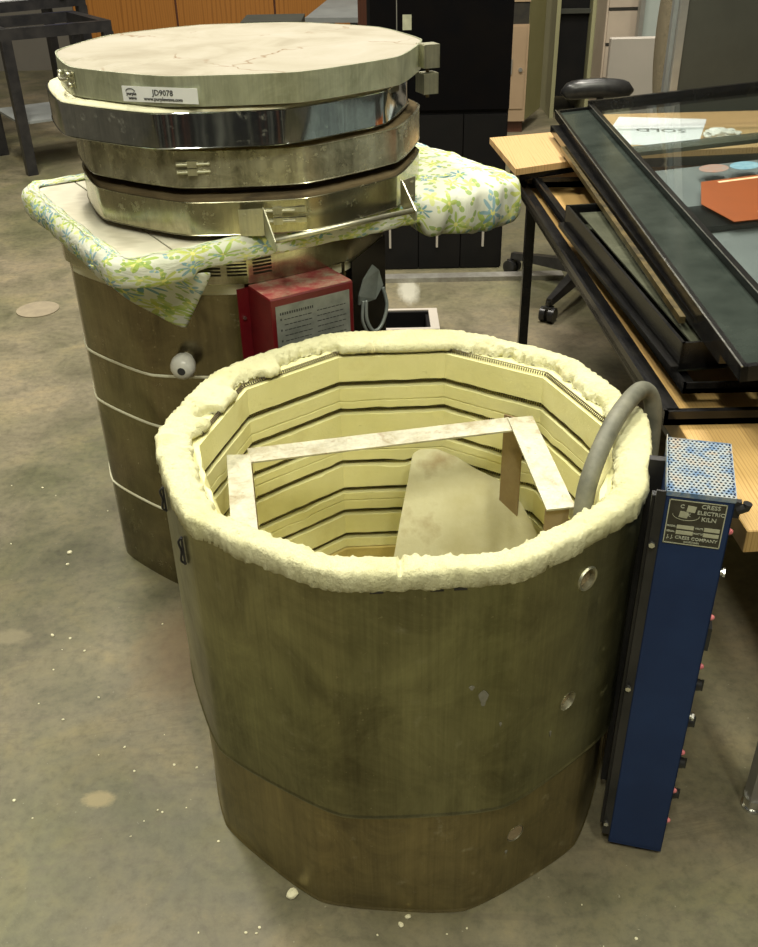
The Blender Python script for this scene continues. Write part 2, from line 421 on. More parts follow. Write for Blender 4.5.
C18 = cos(radians(18))
def dr(a, R, fc, soft=.004):
    d = ((a-fc+18) % 36)-18
    r = R*C18/cos(radians(d)); lim = R*(1-.020)
    if soft:
        k = .016; h = max(0, k-abs(r-lim))/k
        return min(r, lim)-h*h*k*.25
    return r
def pt(c, a, r, z): return Vector((c[0]+r*sin(radians(a)), c[1]-r*cos(radians(a)), z))
def ring(c, R, fc, z, n=360, soft=.004, dz=None):
    return [pt(c, a*360/n, dr(a*360/n, R, fc, soft), z+(dz(a*360/n) if dz else 0)) for a in range(n)]
def sharp(c, R, fc, z, sub=1):
    P = [pt(c, fc+18+36*k, R, z) for k in range(10)]
    return [P[k].lerp(P[(k+1) % 10], j/sub) for k in range(10) for j in range(sub)]
def fbm(p, s, o=4): return noise.fractal(Vector(p)*s, 1.0, 2.0, o)

# ------------------------------------------------------------------ camera
f, th, roll, H = 954.6348, .55442423, -.02085735, 1.34825494
fw = Vector((0, cos(th), -sin(th))); rt = Vector((1, 0, 0)); up = rt.cross(fw)
r2 = rt*cos(roll)+up*sin(roll); u2 = -rt*sin(roll)+up*cos(roll)
cam = D.cameras.new('camera'); co = D.objects.new('camera', cam); COL.objects.link(co)
co.matrix_world = Matrix(((r2.x, u2.x, -fw.x, 0), (r2.y, u2.y, -fw.y, 0), (r2.z, u2.z, -fw.z, H), (0, 0, 0, 1)))
cam.sensor_fit = 'VERTICAL'; cam.sensor_height = 36; cam.lens = f/947*36; cam.clip_start = .05
SC.camera = co

# ------------------------------------------------------------------ room
def struct(name, bm, mat): return tagp(part(name, bm, mat), kind='structure')
X0, X1, Y0, Y1, HZ = -4.5, 4.5, -2.2, 9.0, 4.4
bm = B(); box(bm, ((X0+X1)/2, (Y0+Y1)/2, -.05), (X1-X0, Y1-Y0, .1)); struct('floor', bm, 'concrete')
bm = B(); box(bm, ((X0+X1)/2, (Y0+Y1)/2, HZ+.05), (X1-X0, Y1-Y0, .1)); struct('ceiling', bm, 'ceiling_paint')
for nm, c, s in (('wall_back', (0, Y1+.05, HZ/2), (X1-X0, .1, HZ)), ('wall_front', (0, Y0-.05, HZ/2), (X1-X0, .1, HZ)),
                 ('wall_left', (X0-.05, (Y0+Y1)/2, HZ/2), (.1, Y1-Y0, HZ)), ('wall_right', (X1+.05, (Y0+Y1)/2, HZ/2), (.1, Y1-Y0, HZ))):
    bm = B(); box(bm, c, s); struct(nm, bm, 'wall_reflection_bands' if nm == 'wall_front' else 'wall_paint')

# ------------------------------------------------------------------ KILN 1 (open, in front)
K = (.038, 1.242); FC = 2.3
def bool_cut(o, cutters):
    for cbm in cutters:
        me = D.meshes.new('c'); bmesh.ops.recalc_face_normals(cbm, faces=cbm.faces[:]); cbm.to_mesh(me); cbm.free()
        co_ = D.objects.new('c', me); COL.objects.link(co_)
        co_.location = BASE[o.name]*-1
        if o.parent: co_.location = (0, 0, 0)
        md = o.modifiers.new('b', 'BOOLEAN'); md.operation = 'DIFFERENCE'; md.solver = 'EXACT'; md.object = co_
        # cutter is built in world space; the object may carry an offset through its parent
        bpy.context.view_layer.update(); apply_mods(o)
        D.objects.remove(co_); D.meshes.remove(me)
k1 = thing('open_kiln', (K[0], K[1], 0), 'large open ten-sided steel kiln with pale firebrick lining and blue control box, nearest the camera', 'kiln')
def jacket(c, R, fc, z0, z1, t=.003, lip=True, dz0=None):
    bm = B()
    prof = [(R, z0), (R, z1), (R-t, z1), (R-t, z0)]
    if lip: prof = [(R+.0012, z0), (R+.0018, z0+.003), (R, z0+.006), (R, z1), (R-t, z1), (R-t, z0)]
    loft(bm, [ring(c, r, fc, z) for r, z in prof], closed=True); return bm
up_j = part('upper_jacket', jacket(K, .374, FC, .229, .642), 'kiln_steel', k1, smooth=True, autos=14)
lo_fc = -5.2
lo_j = part('lower_jacket', jacket(K, .365, lo_fc, .0, .245), 'kiln_steel_low', k1, smooth=True, autos=14, label='lower, slightly narrower steel jacket band')
def cutter(p, c, r, L=.03):
    d = Vector((p[0]-c[0], p[1]-c[1], 0)); 
    bm = B(); pp = Vector(p); fcn = d.normalized()
    cyl(bm, pp+fcn*.02, pp-fcn*L, r, n=24); return bm
def facet_pt(a, R, z, fc): return pt(K, a, dr(a, R, fc), z)
def facet_n(a, fc):
    q = round((a-fc)/36)*36+fc; return Vector((sin(radians(q)), -cos(radians(q)), 0))
PH = []
for (a, z, R, jk, fc) in ((39.5, .584, .374, up_j, FC), (38.0, .373, .374, up_j, FC), (26.5, .132, .365, lo_j, lo_fc)):
    p = facet_pt(a, R, z, fc); nrm = facet_n(a, fc)
    cb = B(); cyl(cb, p+nrm*.03, p-nrm*.03, .0155, n=28); bool_cut(jk, [cb]); PH.append((p, nrm))
for i, (p, nrm) in enumerate(PH):
    bm = B()
    if i == 0:   # flanged metal collar
        x = nrm.cross(Vector((0, 0, 1))).normalized(); z = Vector((0, 0, 1)); n_ = 28; rings = []
        for (r, dd) in ((.0140, -.02), (.0140, .002), (.0168, .003), (.0180, .0005), (.0180, -.001), (.0152, -.001), (.0152, -.02)):
            rings.append([p+nrm*dd+x*r*cos(2*pi*k/n_)+z*r*sin(2*pi*k/n_) for k in range(n_)])
        loft(bm, rings, closed=True)
        pc = part('peephole', bm, 'bracket_steel', k1, smooth=True, autos=40)
    else:
        x = nrm.cross(Vector((0, 0, 1))).normalized(); z = Vector((0, 0, 1)); n_ = 28; rings = []
        for (r, dd) in ((.0147, -.022), (.0147, -.003), (.0150, .0002), (.0154, .0002), (.0154, -.004), (.0154, -.022)):
            rings.append([p+nrm*dd+x*r*cos(2*pi*k/n_)+z*r*sin(2*pi*k/n_) for k in range(n_)])
        loft(bm, rings, closed=True)
        pc = part('peephole', bm, 'bracket_steel', k1, smooth=True, autos=40)
    bm = B(); dd = (-.006, -.009, -.001)[i]
    cyl(bm, p+nrm*(dd-.01), p+nrm*dd, .0138, n=24); part('peephole_plug', bm, 'plug', pc)
    
# lining
prof = [(.348, .235), (.348, .646), (.322, .646), (.318, .6425), (.3035, .6425)]
zg = [.589, .536, .477, .427, .367, .317, .261, .190, .140]
seams = {.557, .454, .344, .232}
zg_low = [z for z in zg if z < .23]; ev = sorted([(z, 'g') for z in zg if z > .23]+[(z, 's') for z in seams], reverse=True)
for z, t in ev:
    if t == 'g': prof += [(.3035, z+.0068), (.320, z+.0060), (.322, z-.0040), (.3035, z-.0074)]
    elif z > .24: prof += [(.3035, z+.0016), (.3075, z), (.3035, z-.0016)]
prof += [(.3035, .235)]
bm = B(); rings = []
SUB = 24
for r, z in prof:
    rr = sharp(K, r, FC, z, SUB)
    if r <= .3036 and z < .64:
        out = []
        for i, p in enumerate(rr):
            g = fbm(p*1.0, 30, 3); h = max(0, noise.noise(p*22)-.33)
            out.append(Vector((p.x, p.y, p.z+g*.0014-h*.014)))
        rr = out
    if z > .60:   # the near side of the top course is broken away
        o3 = []
        for p in rr:
            aa = degrees(atan2(p.x-K[0], -(p.y-K[1]))); w = max(0, min(1, (88-abs(aa))/8))
            if r < .33 and w > 0:
                q_ = Vector((p.x-K[0], p.y-K[1], 0)).normalized(); ro_ = .345*C18/cos(radians(((aa-FC+18) % 36)-18)); cur = (Vector((p.x, p.y, 0))-Vector((K[0], K[1], 0))).length
                tgt = max(cur, ro_-.030+.008*noise.noise(p*17)+.005*noise.noise(p*45)); p = p+q_*(tgt-cur)*w; p.z -= .010*w*(1 if z > .63 else 0)
            o3.append(p)
        rr = o3
    rings.append(rr)
loft(bm, rings, closed=True)
part('firebrick_lining', bm, 'brick_lining', k1, label='pale yellow grooved firebrick lining')
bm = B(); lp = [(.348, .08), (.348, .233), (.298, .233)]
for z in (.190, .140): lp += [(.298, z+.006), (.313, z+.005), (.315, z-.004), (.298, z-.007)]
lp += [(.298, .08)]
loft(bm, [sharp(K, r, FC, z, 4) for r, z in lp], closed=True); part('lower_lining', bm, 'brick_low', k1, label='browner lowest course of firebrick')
bm = B(); prism(bm, sharp(K, .345, FC, 0), .05, .10); part('floor_brick', bm, 'brick_lining', k1)
# heating coils
def coil_bm(z, R=.3115, r=.0034, openfront=False):
    path = sharp(K, R, FC, z, 1); bm = B(); pts = []
    per = 0
    for k in range(10):
        a, b = path[k], path[(k+1) % 10]; L = (b-a).length; t = (b-a)/L; nn = Vector((t.y, -t.x, 0)); turns = int(L/.0042)
        for i in range(turns*6):
            ph = 2*pi*i/6; p = a+t*(L*i/(turns*6))
            if openfront and abs(degrees(atan2(p.x-K[0], -(p.y-K[1])))) < 92: continue
            pts.append((degrees(atan2(p.x-K[0], p.y-K[1])) if openfront else 0, p+nn*r*cos(ph)+Vector((0, 0, r*sin(ph)))))
    if openfront: pts.sort(key=lambda q: q[0])
    tube(bm, [q[1] for q in pts], .0010, n=3, closed=not openfront); return bm
part('heating_coil', coil_bm(.6475, openfront=True), 'coil', k1, smooth=True)
c0 = part('heating_coil', coil_bm(zg[0]), 'coil', k1, smooth=True)
for z in zg[1:7]:
    c = c0.copy(); COL.objects.link(c); c.parent = k1; c.location = (0, 0, z-zg[0])
# rim
def chip(a):
    """fraction of the rim's width broken away from the inner edge at azimuth a"""
    p = Vector((cos(radians(a)), sin(radians(a)), 0))
    w = noise.noise(p*4.1+Vector((3, 1, 0)))*.06+noise.noise(p*13)*.035+noise.noise(p*37)*.02
    def bumpf(c, hw): 
        d = abs(((a-c+180) % 360)-180)/hw; return max(0, 1-d**4) if d < 1 else 0
    v = .04+max(0, w)*.8
    v += .36*bumpf(131, 33)*(1+.5*noise.noise(p*9)+.35*noise.noise(p*31))
    v += .16*bumpf(96, 14)*(1+noise.noise(p*15))
    v += .42*bumpf(211, 12)*(1+.4*noise.noise(p*20))
    v += .45*bumpf(259, 4.5)+.22*bumpf(236, 8)
    v += (.36+.16*noise.noise(p*7)+.10*noise.noise(p*19))*bumpf(0, 98)
    return max(.0, min(.75, v))
bm = B(); Nz = 900; ZT = .664
sec = [(0.05, .640), (-.01, .635), (-.05, .637), (-.055, .648), (-.045, .657), (.0, .6625), (.10, .6648), (.22, .665), (.34, .665), (.46, .665), (.58, .665), (.7, .665), (.8, .665), (.9, .665), (.97, .662), (1.0, .656), (1.0, .649), (.9, .6475), (.5, .6475), (.15, .645)]
rings = []
for j, (fr, z) in enumerate(sec):
    rg = []
    for i in range(Nz):
        a = 360*i/Nz; ro = dr(a, .3735, FC); ri = dr(a, .3035, FC, 0)*1.0
        ch = chip(a)
        d0 = abs(((a+180) % 360)-180)
        puff = 1.0 if d0 < 60 else max(.35, 1-(d0-60)/60)
        if fr < 0: fr_ = fr*puff*.75; z_ = z if d0 < 100 else max(z, .637)
        else: fr_ = fr; z_ = z
        if fr_ > .35: 
            q = (fr_-.35)/.65; fr_ = .35+q*(.65-ch) if fr_ < 1.01 else fr_
            if j in range(10, 16): z_ -= min(.012, ch*.035)*q*q*(1+.8*noise.noise(Vector((a*.9, fr*8, 0))))
        r = ro+(ri-ro)*fr_
        if fr == 1.0 or fr == .97: r -= .004*(1 if ch < .1 else 0)
        p = pt(K, a, r, z_)
        nse = fbm(p, 22, 4); n2 = fbm(p, 95, 3)
        back = d0 > 120
        amp = .35 if (back and abs(((a-175+180) % 360)-180) < 13) else 1.0
        p.z += (nse*.0022+n2*.0022)*amp
        rad = Vector((p.x-K[0], p.y-K[1], 0)).normalized()
        lump = noise.noise(Vector((a*.16, 4.0, 0)))*.0022*(1 if (j in (1, 2, 3, 4, 5)) else .2)*puff
        if abs(((a+180) % 360)-180+2.5+.5*noise.noise(Vector((0, fr*3, 0)))) < .45 and 4 < j < 15: p.z -= .006
        p += rad*((fbm(p+Vector((5, 5, 5)), 40, 4)*.0024+fbm(p, 140, 3)*.0022)*amp+lump)
        if j in (16, 17, 18, 19): p.z = max(p.z, .6468) if j > 16 else max(p.z, .648)
        rg.append(p)
    rings.append(rg)
loft(bm, rings, closed=True)
part('brick_rim', bm, 'brick_rim', k1, label='chipped and crumbling cream firebrick rim', smooth=True)
# jacket latches at the left
for (a, z, L) in ((-74, .605, .040), (-56, .590, .044)):
    p = facet_pt(a, .3755, z, FC); n_ = facet_n(a, FC); x = n_.cross(Vector((0, 0, 1)))
    bm = B(); obox(bm, p-x*.0025-Vector((0, 0, L*.5)), x*.005, n_*.003, Vector((0, 0, L)))
    tube(bm, spline([p+Vector((0, 0, L*.5)), p+n_*.006+Vector((0, 0, L*.35)), p+n_*.004+Vector((0, 0, .0)), p+n_*.006-Vector((0, 0, L*.35)), p-Vector((0, 0, L*.5))]), .0016, 8)
    part('jacket_hook', bm, 'black_paint', k1)
for a in (-7, 4.5, 9):   # small pressed tabs under the rim at the front
    p = facet_pt(a, .3745, .6365, FC); n_ = facet_n(a, FC); x = n_.cross(Vector((0, 0, 1)))
    bm = B(); obox(bm, p-x*.008-Vector((0, 0, .003)), x*.016, n_*.0012, Vector((0, 0, .0022)))
    part('rim_clip', bm, 'inside_dark', k1)
for (a, z, w_, h_) in ((14.5, .452, .007, .014), (12.0, .472, .004, .004), (18.5, .40, .002, .004), (33.0, .330, .002, .006), (24, .10, .003, .004)):
    p = facet_pt(a, .3742 if z > .23 else .3652, z, FC if z > .23 else lo_fc); n_ = facet_n(a, FC if z > .23 else lo_fc); x = n_.cross(Z_ if False else Vector((0, 0, 1)))
    bm = B(); extr(bm, [p+x*(w_*cos(t)*(.8+.3*sin(3*t)))+Vector((0, 0, 1))*(h_*sin(t)) for t in [2*pi*k/14 for k in range(14)]], n_*.0006)
    part('plaster_splash', bm, 'crumb_grey', k1, label='pale dried plaster splash')
# control box
nA = Vector((.965, -.262, 0)).normalized(); tA = Vector((.262, .965, 0)).normalized(); Z = Vector((0, 0, 1))
b0 = Vector((.361, 1.004, .012)); BW, BD, BH = .083, .138, .680
bm = B(); t_ = .0015
for args in ((b0, nA*BW, tA*t_, Z*BH), (b0+tA*(BD-t_), nA*BW, tA*t_, Z*BH), (b0+nA*(BW-t_), nA*t_, tA*BD, Z*BH), (b0, nA*t_, tA*BD, Z*BH), (b0+Z*.004, nA*BW, tA*BD, Z*t_)):
    obox(bm, *args)
cb = part('control_box', bm, 'blue_paint', k1, label='tall navy blue sheet-metal control box')
# perforated cover : hexagonal cells with real holes
bm = B(); top0 = b0+Z*(BH+.0005); nx, ny = 15, 22
px_, py_ = BW/nx, BD/(ny)
for iy in range(ny):
    for ix in range(nx):
        cx_ = (ix+.5)*px_+(px_*.5 if iy % 2 else 0); cy_ = (iy+.5)*py_
        if cx_ > BW-px_*.3: continue
        O, I = [], []
        for k in range(6):
            an = radians(60*k+30)
            ox = min(max(cx_+px_*.5/C18*1.1*cos(an), 0), BW); oy = min(max(cy_+py_*.67*sin(an), 0), BD)
            O.append(bm.verts.new(top0+nA*ox+tA*oy)); I.append(bm.verts.new(top0+nA*(cx_+px_*.34*cos(an))+tA*(cy_+py_*.36*sin(an))))
        for k in range(6):
            try: bm.faces.new((O[k], O[(k+1) % 6], I[(k+1) % 6], I[k]))
            except ValueError: pass
r_ = bmesh.ops.extrude_face_region(bm, geom=bm.faces[:])
bmesh.ops.translate(bm, verts=[g for g in r_['geom'] if isinstance(g, bmesh.types.BMVert)], vec=(0, 0, -.0012))
part('perforated_cover', bm, 'blue_worn', cb, label='worn perforated metal cover')
bm = B(); e = .0025
for args in ((b0+Z*(BH-.006), nA*BW, -tA*.001, Z*.007), (b0+Z*(BH-.006)+nA*BW, tA*BD, nA*.001, Z*.007), (b0+Z*(BH-.006), tA*BD, -nA*.001, Z*.012), (b0+tA*BD+Z*(BH-.006), nA*BW, tA*.001, Z*.007)):
    obox(bm, *args)
part('cover_flange', bm, 'blue_worn', cb)
# name plate on the front face (normal = -tA)
pw, phh = .070, .067
po = b0+nA*.005+Z*(BH-.010)-tA*.0012
bm = B(); obox(bm, po-Z*phh, nA*pw, tA*.001, Z*phh); pl = part('nameplate', bm, 'plate_black', cb)
F0 = lambda u, v: frame(po+nA*(u*pw)-Z*((1-v)*phh)-tA*.0003, nA, Z)
bm = B()
bt = .0013
for args in ((po-Z*phh-tA*.0004, nA*pw, tA*.0006, Z*bt), (po-Z*bt-tA*.0004, nA*pw, tA*.0006, Z*bt), (po-Z*phh-tA*.0004, nA*bt, tA*.0006, Z*phh), (po-Z*phh+nA*(pw-bt)-tA*.0004, nA*bt, tA*.0006, Z*phh)):
    obox(bm, *args)
# emblem: two light quarters of a shield and an arc below
for (u0, v0) in ((.20, .62), (.32, .76)):
    a_ = po+nA*(u0*pw)-Z*((1-v0)*phh)-tA*.0004
    obox(bm, a_, nA*.0105-Z*.001, tA*.0005, Z*.0092+nA*.0012)
pts = []
for i in range(25):
    an = pi+pi*i/24; pts.append(po+nA*(.33*pw+cos(an)*.0165)-Z*((1-.70)*phh)+Z*(sin(an)*.0085-.001)-tA*.0004)
tube(bm, pts, .00035, 4)
part('plate_border', bm, 'plate_pale', pl) if False else part('plate_border', bm, 'plate_pale', cb)
bm = B()
for (u0, v0, w_) in ((.20, .44, .30), (.20, .315, .30), (.68, .44, .27), (.68, .315, .27)):
    obox(bm, po+nA*(u0*pw)-Z*((1-v0+.085)*phh)-tA*.0004, nA*(w_*pw), tA*.0005, Z*(.085*phh))
part('blank_field', bm, 'plate_pale', cb)
bm = B()
for s, u, v, sz in (('CRESS', .73, .90, .0085), ('ELECTRIC', .745, .76, .0076), ('KILN', .73, .62, .0085), ('MODEL', .105, .40, .0034), ('SERIAL', .105, .28, .0034), ('VOLTS', .59, .40, .0034), ('WATTS', .59, .28, .0034),
                    ('J. J. CRESS COMPANY', .5, .15, .0066), ('CALIFORNIA', .5, .065, .0034), ('C', .24, .86, .0075), ('K', .375, .68, .0065)):
    text_bm(bm, s, F0(u, v), sz, bold=.0001)
part('plate_lettering', bm, 'plate_letters', cb)
# knobs, lights and lever on the outer face
sideo = b0+nA*BW
def side(u, h): return sideo+tA*(u*BD)+Z*h
for h in (.330, .255, .165, .095):
    bm = B(); p = side(.30, h); cyl(bm, p, p+nA*.004, .014, n=20); cyl(bm, p+nA*.004, p+nA*.013, .010, .008, n=20)
    obox(bm, p+nA*.013-Z*.010-tA*.0015, nA*.003, tA*.003, Z*.020); part('control_knob', bm, 'black_plastic', cb, smooth=True, autos=35)
for h in (.618, .475, .385, .210, .125, .055):
    bm = B(); p = side(.14, h); cyl(bm, p, p+nA*.004, .0045, n=14); sphere(bm, p+nA*.004, .0040, 12, 8); part('pilot_light', bm, 'pilot_pink', cb, smooth=True)
for h in (.555, .29):
    bm = B(); p = side(.12, h); cyl(bm, p, p+nA*.005, .0045, n=10); cyl(bm, p+nA*.005, p+nA*.008, .0065, n=6); part('side_bolt', bm, 'chrome', cb)
bm = B(); p = side(.10, .655); obox(bm, p-Z*.012, nA*.010, tA*.008, Z*.024); tube(bm, [p+nA*.006, p+nA*.016+Z*.006, p+nA*.017+Z*.012], .006, 10); part('mounting_ear', bm, 'black_paint', cb)
bm = B(); p = side(.18, .43); obox(bm, p-Z*.02, nA*.009, tA*.03, Z*.04); part('toggle_switch', bm, 'black_plastic', cb)
# bracket between jacket and box
bm = B()
obox(bm, b0-nA*.016+tA*.010+Z*.03, nA*.016, tA*.012, Z*.635); obox(bm, b0-nA*.021+tA*.100+Z*.03, nA*.021, tA*.012, Z*.635)
obox(bm, b0-nA*.012-tA*.002+Z*.02, nA*.012, tA*.003, Z*.66)
part('box_bracket', bm, 'black_paint', k1)
for h in (.600, .345, .05):
    bm = B(); p = b0-nA*.008-tA*.002+Z*h; cyl(bm, p, p-tA*.004, .0022, n=8); cyl(bm, p-tA*.004, p-tA*.007, .0042, n=6); part('bracket_bolt', bm, 'chrome', k1)

# ---- things inside kiln 1
PL = lambda x, y: Vector((x, y, .47+(y-1.49)))   # leaning plane of the shelf slab
out = [(.030, 1.495), (.055, 1.500), (.106, 1.494), (.140, 1.483), (.175, 1.466), (.217, 1.451), (.251, 1.424), (.270, 1.396), (.284, 1.366), (.288, 1.33), (.285, 1.29), (.27, 1.25), (.245, 1.215), (.21, 1.185), (.16, 1.162), (.10, 1.15), (.03, 1.148)]
out = [(.062, 1.488), (.075, 1.494)]+out[2:]
left = [(-.028, 1.152), (.022, 1.351), (.036, 1.402), (.05, 1.447)]
bm = B(); bottom = [PL(x, y) for x, y in out+left]; extr(bm, bottom, Vector((0, -.7, .7)).normalized()*-.014)
bmesh.ops.bevel(bm, geom=bm.edges[:], offset=.002, segments=2, affect='EDGES')
solo('kiln_shelf', bm, 'slab', (.13, 1.3, .13), 'half-round cream kiln shelf leaning inside the open kiln', 'kiln shelf')
st = thing('bar_stand', (.02, 1.3, .10), 'bent flat steel bar stand with rusty legs inside the open kiln', 'stand')
zt = .58
A = Vector((-.240, 1.291, zt)); Bq = Vector((-.202, 1.303, zt)); Cc = Vector((.222, 1.388, zt)); Dd = Vector((.262, 1.400, zt))
bm = B(); d = (Cc-Bq).normalized(); pn = Vector((-d.y, d.x, 0))
obox(bm, Bq-d*.004-pn*.022+Z*-.002, d*(Cc-Bq).length+d*.006, pn*.044, Z*.003)
part('cross_bar', bm, 'plate_steel', st)
for (P0, P1, wv) in ((Vector((-.240, 1.300, zt+.001)), Vector((-.205, 1.075, zt+.001)), Vector((.037, 0, 0))), (Vector((.217, 1.402, zt+.001)), Vector((.238, 1.127, zt+.001)), Vector((.042, .006, 0)))):
    bm = B(); obox(bm, P0, wv, P1-P0, Z*.003); obox(bm, P0+wv*.98, wv*.03, P1-P0, Z*-.028)
    part('side_bar', bm, 'plate_steel', st)
for p, q in ((Vector((-.203, 1.293, 0)), Vector((.004, -.045, 0))), (Vector((.214, 1.425, 0)), Vector((.030, -.022, 0))), (Vector((-.205, 1.085, 0)), Vector((.004, .035, 0))), (Vector((.238, 1.135, 0)), Vector((.035, .004, 0)))):
    bm = B(); obox(bm, p+Z*.10, q, Vector((q.y, -q.x, 0)).normalized()*-.003, Z*.478); part('leg', bm, 'rusty_plate', st, label='rusty brown flat steel leg')
# cord over the rim
bm = B()
path = spline([(.292, 1.118, .42), (.288, 1.106, .50), (.283, 1.098, .575), (.288, 1.115, .620), (.305, 1.145, .655), (.333, 1.190, .682), (.365, 1.242, .690), (.398, 1.290, .688), (.418, 1.305, .672), (.4275, 1.305, .640), (.430, 1.300, .56), (.430, 1.30, .40)], 10)
tube(bm, path, .0134, 16)
solo('rubber_hose', bm, 'rubber_hose', (.27, 1.052, .40), 'thick grey rubber hose arching out over the right rim of the open kiln', 'hose', smooth=True)

# ------------------------------------------------------------------ KILN 2 (behind, closed)
Q = (-.318, 2.020); F2 = 32-36*0
k2 = thing('closed_kiln', (Q[0], Q[1], 0), 'tall steel kiln behind with red control box, stacked with loose rings and a lid', 'kiln')
for (z0, z1) in ((0, .201), (.205, .412), (.416, .528), (.532, .722)):
    part('jacket_section', jacket(Q, .3445, F2, z0, z1, lip=False), 'back_steel', k2, smooth=True, autos=40)
for z in (.203, .414, .530):
    bm = B(); loft(bm, [ring(Q, r, F2, zz) for r, zz in ((.3450, z-.003), (.3468, z-.0015), (.3468, z+.0015), (.3450, z+.003), (.341, z+.003), (.341, z-.003))], closed=True)
    part('seam_trim', bm, 'white_trim', k2, smooth=True, autos=40)
bm = B(); loft(bm, [ring(Q, r, F2, zz) for r, zz in ((.3465, .722), (.3540, .7225), (.3545, .726), (.3535, .787), (.3465, .787))], closed=True)
part('top_band', bm, 'band_steel', k2, smooth=True, autos=14, label='slotted steel band round the top')
bm = B(); prism(bm, ring(Q, .345, F2, 0, 120), .70, .787); part('brick_top', bm, 'ring_brick', k2)
def q2(a, R, z): return pt(Q, a, dr(a, R, F2), z)
bm = B()
for row in range(6):
    for cidx in range(3):
        a0_ = 0+cidx*8.0; a1_ = a0_+6.0; z = .739+row*.0065
        pts = [q2(a0_+(a1_-a0_)*t/4, .3548, z) for t in range(5)]
        for i in range(4):
            u_ = pts[i+1]-pts[i]; n_ = u_.cross(Z).normalized(); obox(bm, pts[i]-n_*.002, u_, n_*.0023, Z*.0032)
part('vent_slots', bm, 'inside_dark', k2)
# red control box
u_ = Vector((cos(radians(32)), sin(radians(32)), 0)); n_ = Vector((sin(radians(32)), -cos(radians(32)), 0))
fcp = Vector((Q[0], Q[1], 0))+n_*(.3445*C18)
c0_ = Vector((-.187, 1.604, 0)); w_ = .172
off = (c0_-fcp).dot(n_); s0 = (c0_-fcp).dot(u_)
rb0 = fcp+u_*s0
bm = B(); obox(bm, rb0+n_*.003+Z*.435, u_*w_, n_*(off-.003), Z*.285)
bmesh.ops.bevel(bm, geom=bm.edges[:], offset=.0015, segments=1, affect='EDGES')
rb = part('red_control_box', bm, 'red_paint', k2, label='red painted control box with instruction label')
bm = B(); obox(bm, rb0+n_*.004+u_*.001+Z*.7205, u_*(w_-.002), n_*(off-.006), Z*.0008); part('box_top', bm, 'red_worn', rb, label='dusty worn red top')
bm = B(); obox(bm, rb0-u_*.022+n_*.001+Z*.435, u_*(w_+.030), n_*.002, Z*.282); part('mounting_flange', bm, 'red_paint', rb)
bm = B(); p = rb0-u_*.012+n_*.003+Z*.66; cyl(bm, p, p+n_*.004, .0035, n=8); part('flange_screw', bm, 'chrome', rb)
lo = rb0+n_*(off+.0002)+u_*.009+Z*.45
bm = B(); obox(bm, lo, u_*(w_-.018), n_*.0006, Z*.256); part('instruction_label', bm, 'label_grey', rb)
bm = B(); lw_, lh_ = w_-.018, .256
random.seed(3)
def word_row(x0, x1, z, h):
    x = x0
    while x < x1:
        L = random.uniform(.003, .009)
        if x+L > x1: break
        obox(bm, lo+u_*x+Z*z+n_*.0006, u_*L, n_*.0002, Z*h); x += L+.0018
x = .008
for L in (.003, .004, .003, .004, .004, .003, .004, .004, .003, .004, .002, .004, .004, .003, .003):
    obox(bm, lo+u_*x+Z*(.238)+n_*.0006, u_*L*.8, n_*.0002, Z*.005); x += L+.0012
for i in range(20):
    z = .228-i*.0105
    word_row(.016, .074, z, .0016); word_row(.084, .147, z+.002, .0016)
    if i % 2 == 0: obox(bm, lo+u_*.008+Z*z+n_*.0006, u_*.003, n_*.0002, Z*.004)
part('fine_print', bm, 'ink', rb)
# dark reflection panel and strap latch to the right of the red box
rc = q2(68, .3450, 0); uu = Vector((cos(radians(68)), sin(radians(68)), 0)); nn = Vector((sin(radians(68)), -cos(radians(68)), 0))
fc2 = Vector((Q[0], Q[1], 0))+nn*(.3445*C18)
bm = B(); obox(bm, fc2-uu*.09+nn*.0005+Z*.05, uu*.18, nn*.003, Z*.665); part('dark_reflection_panel', bm, 'black_gloss', k2, label='black panel standing in for a dark reflection')  # black sheet put on the facet for its dark reflection
lt0 = Vector((-.014, 1.806, .668)); uu = Vector((cos(radians(38)), sin(radians(38)), 0)); nn = Vector((sin(radians(38)), -cos(radians(38)), 0))
bm = B()
pl_ = [(-.030, -.030), (.012, -.028), (.026, .0), (.022, .030), (.010, .042), (-.018, .020), (-.032, -.01)]
extr(bm, [lt0+uu*a+Z*b+nn*(.002+.010*(1-abs(b)/.04)) for a, b in pl_], nn*.004)
lat = part('strap_latch', bm, 'latch_grey', k2)
bm = B(); tube(bm, spline([lt0+uu*-.016+nn*.014+Z*-.022, lt0+uu*-.02+nn*.02+Z*-.06, lt0+uu*-.008+nn*.026+Z*-.085, lt0+uu*.012+nn*.028+Z*-.075, lt0+uu*.028+nn*.024+Z*-.04, lt0+uu*.026+nn*.014+Z*-.005], 8), .0035, 10)
tube(bm, spline([lt0+uu*-.022+nn*.012+Z*-.022, lt0+uu*-.028+nn*.016+Z*-.06, lt0+uu*-.018+nn*.02+Z*-.09], 8), .003, 8)
part('latch_loop', bm, 'latch_grey', lat, smooth=True)
bm = B(); p = q2(85, .3455, 0); q = q2(87, .3455, 0); cyl(bm, p+Z*.10, p+Z*.70, .005, n=10); part('corner_trim', bm, 'chrome', k2, smooth=True)
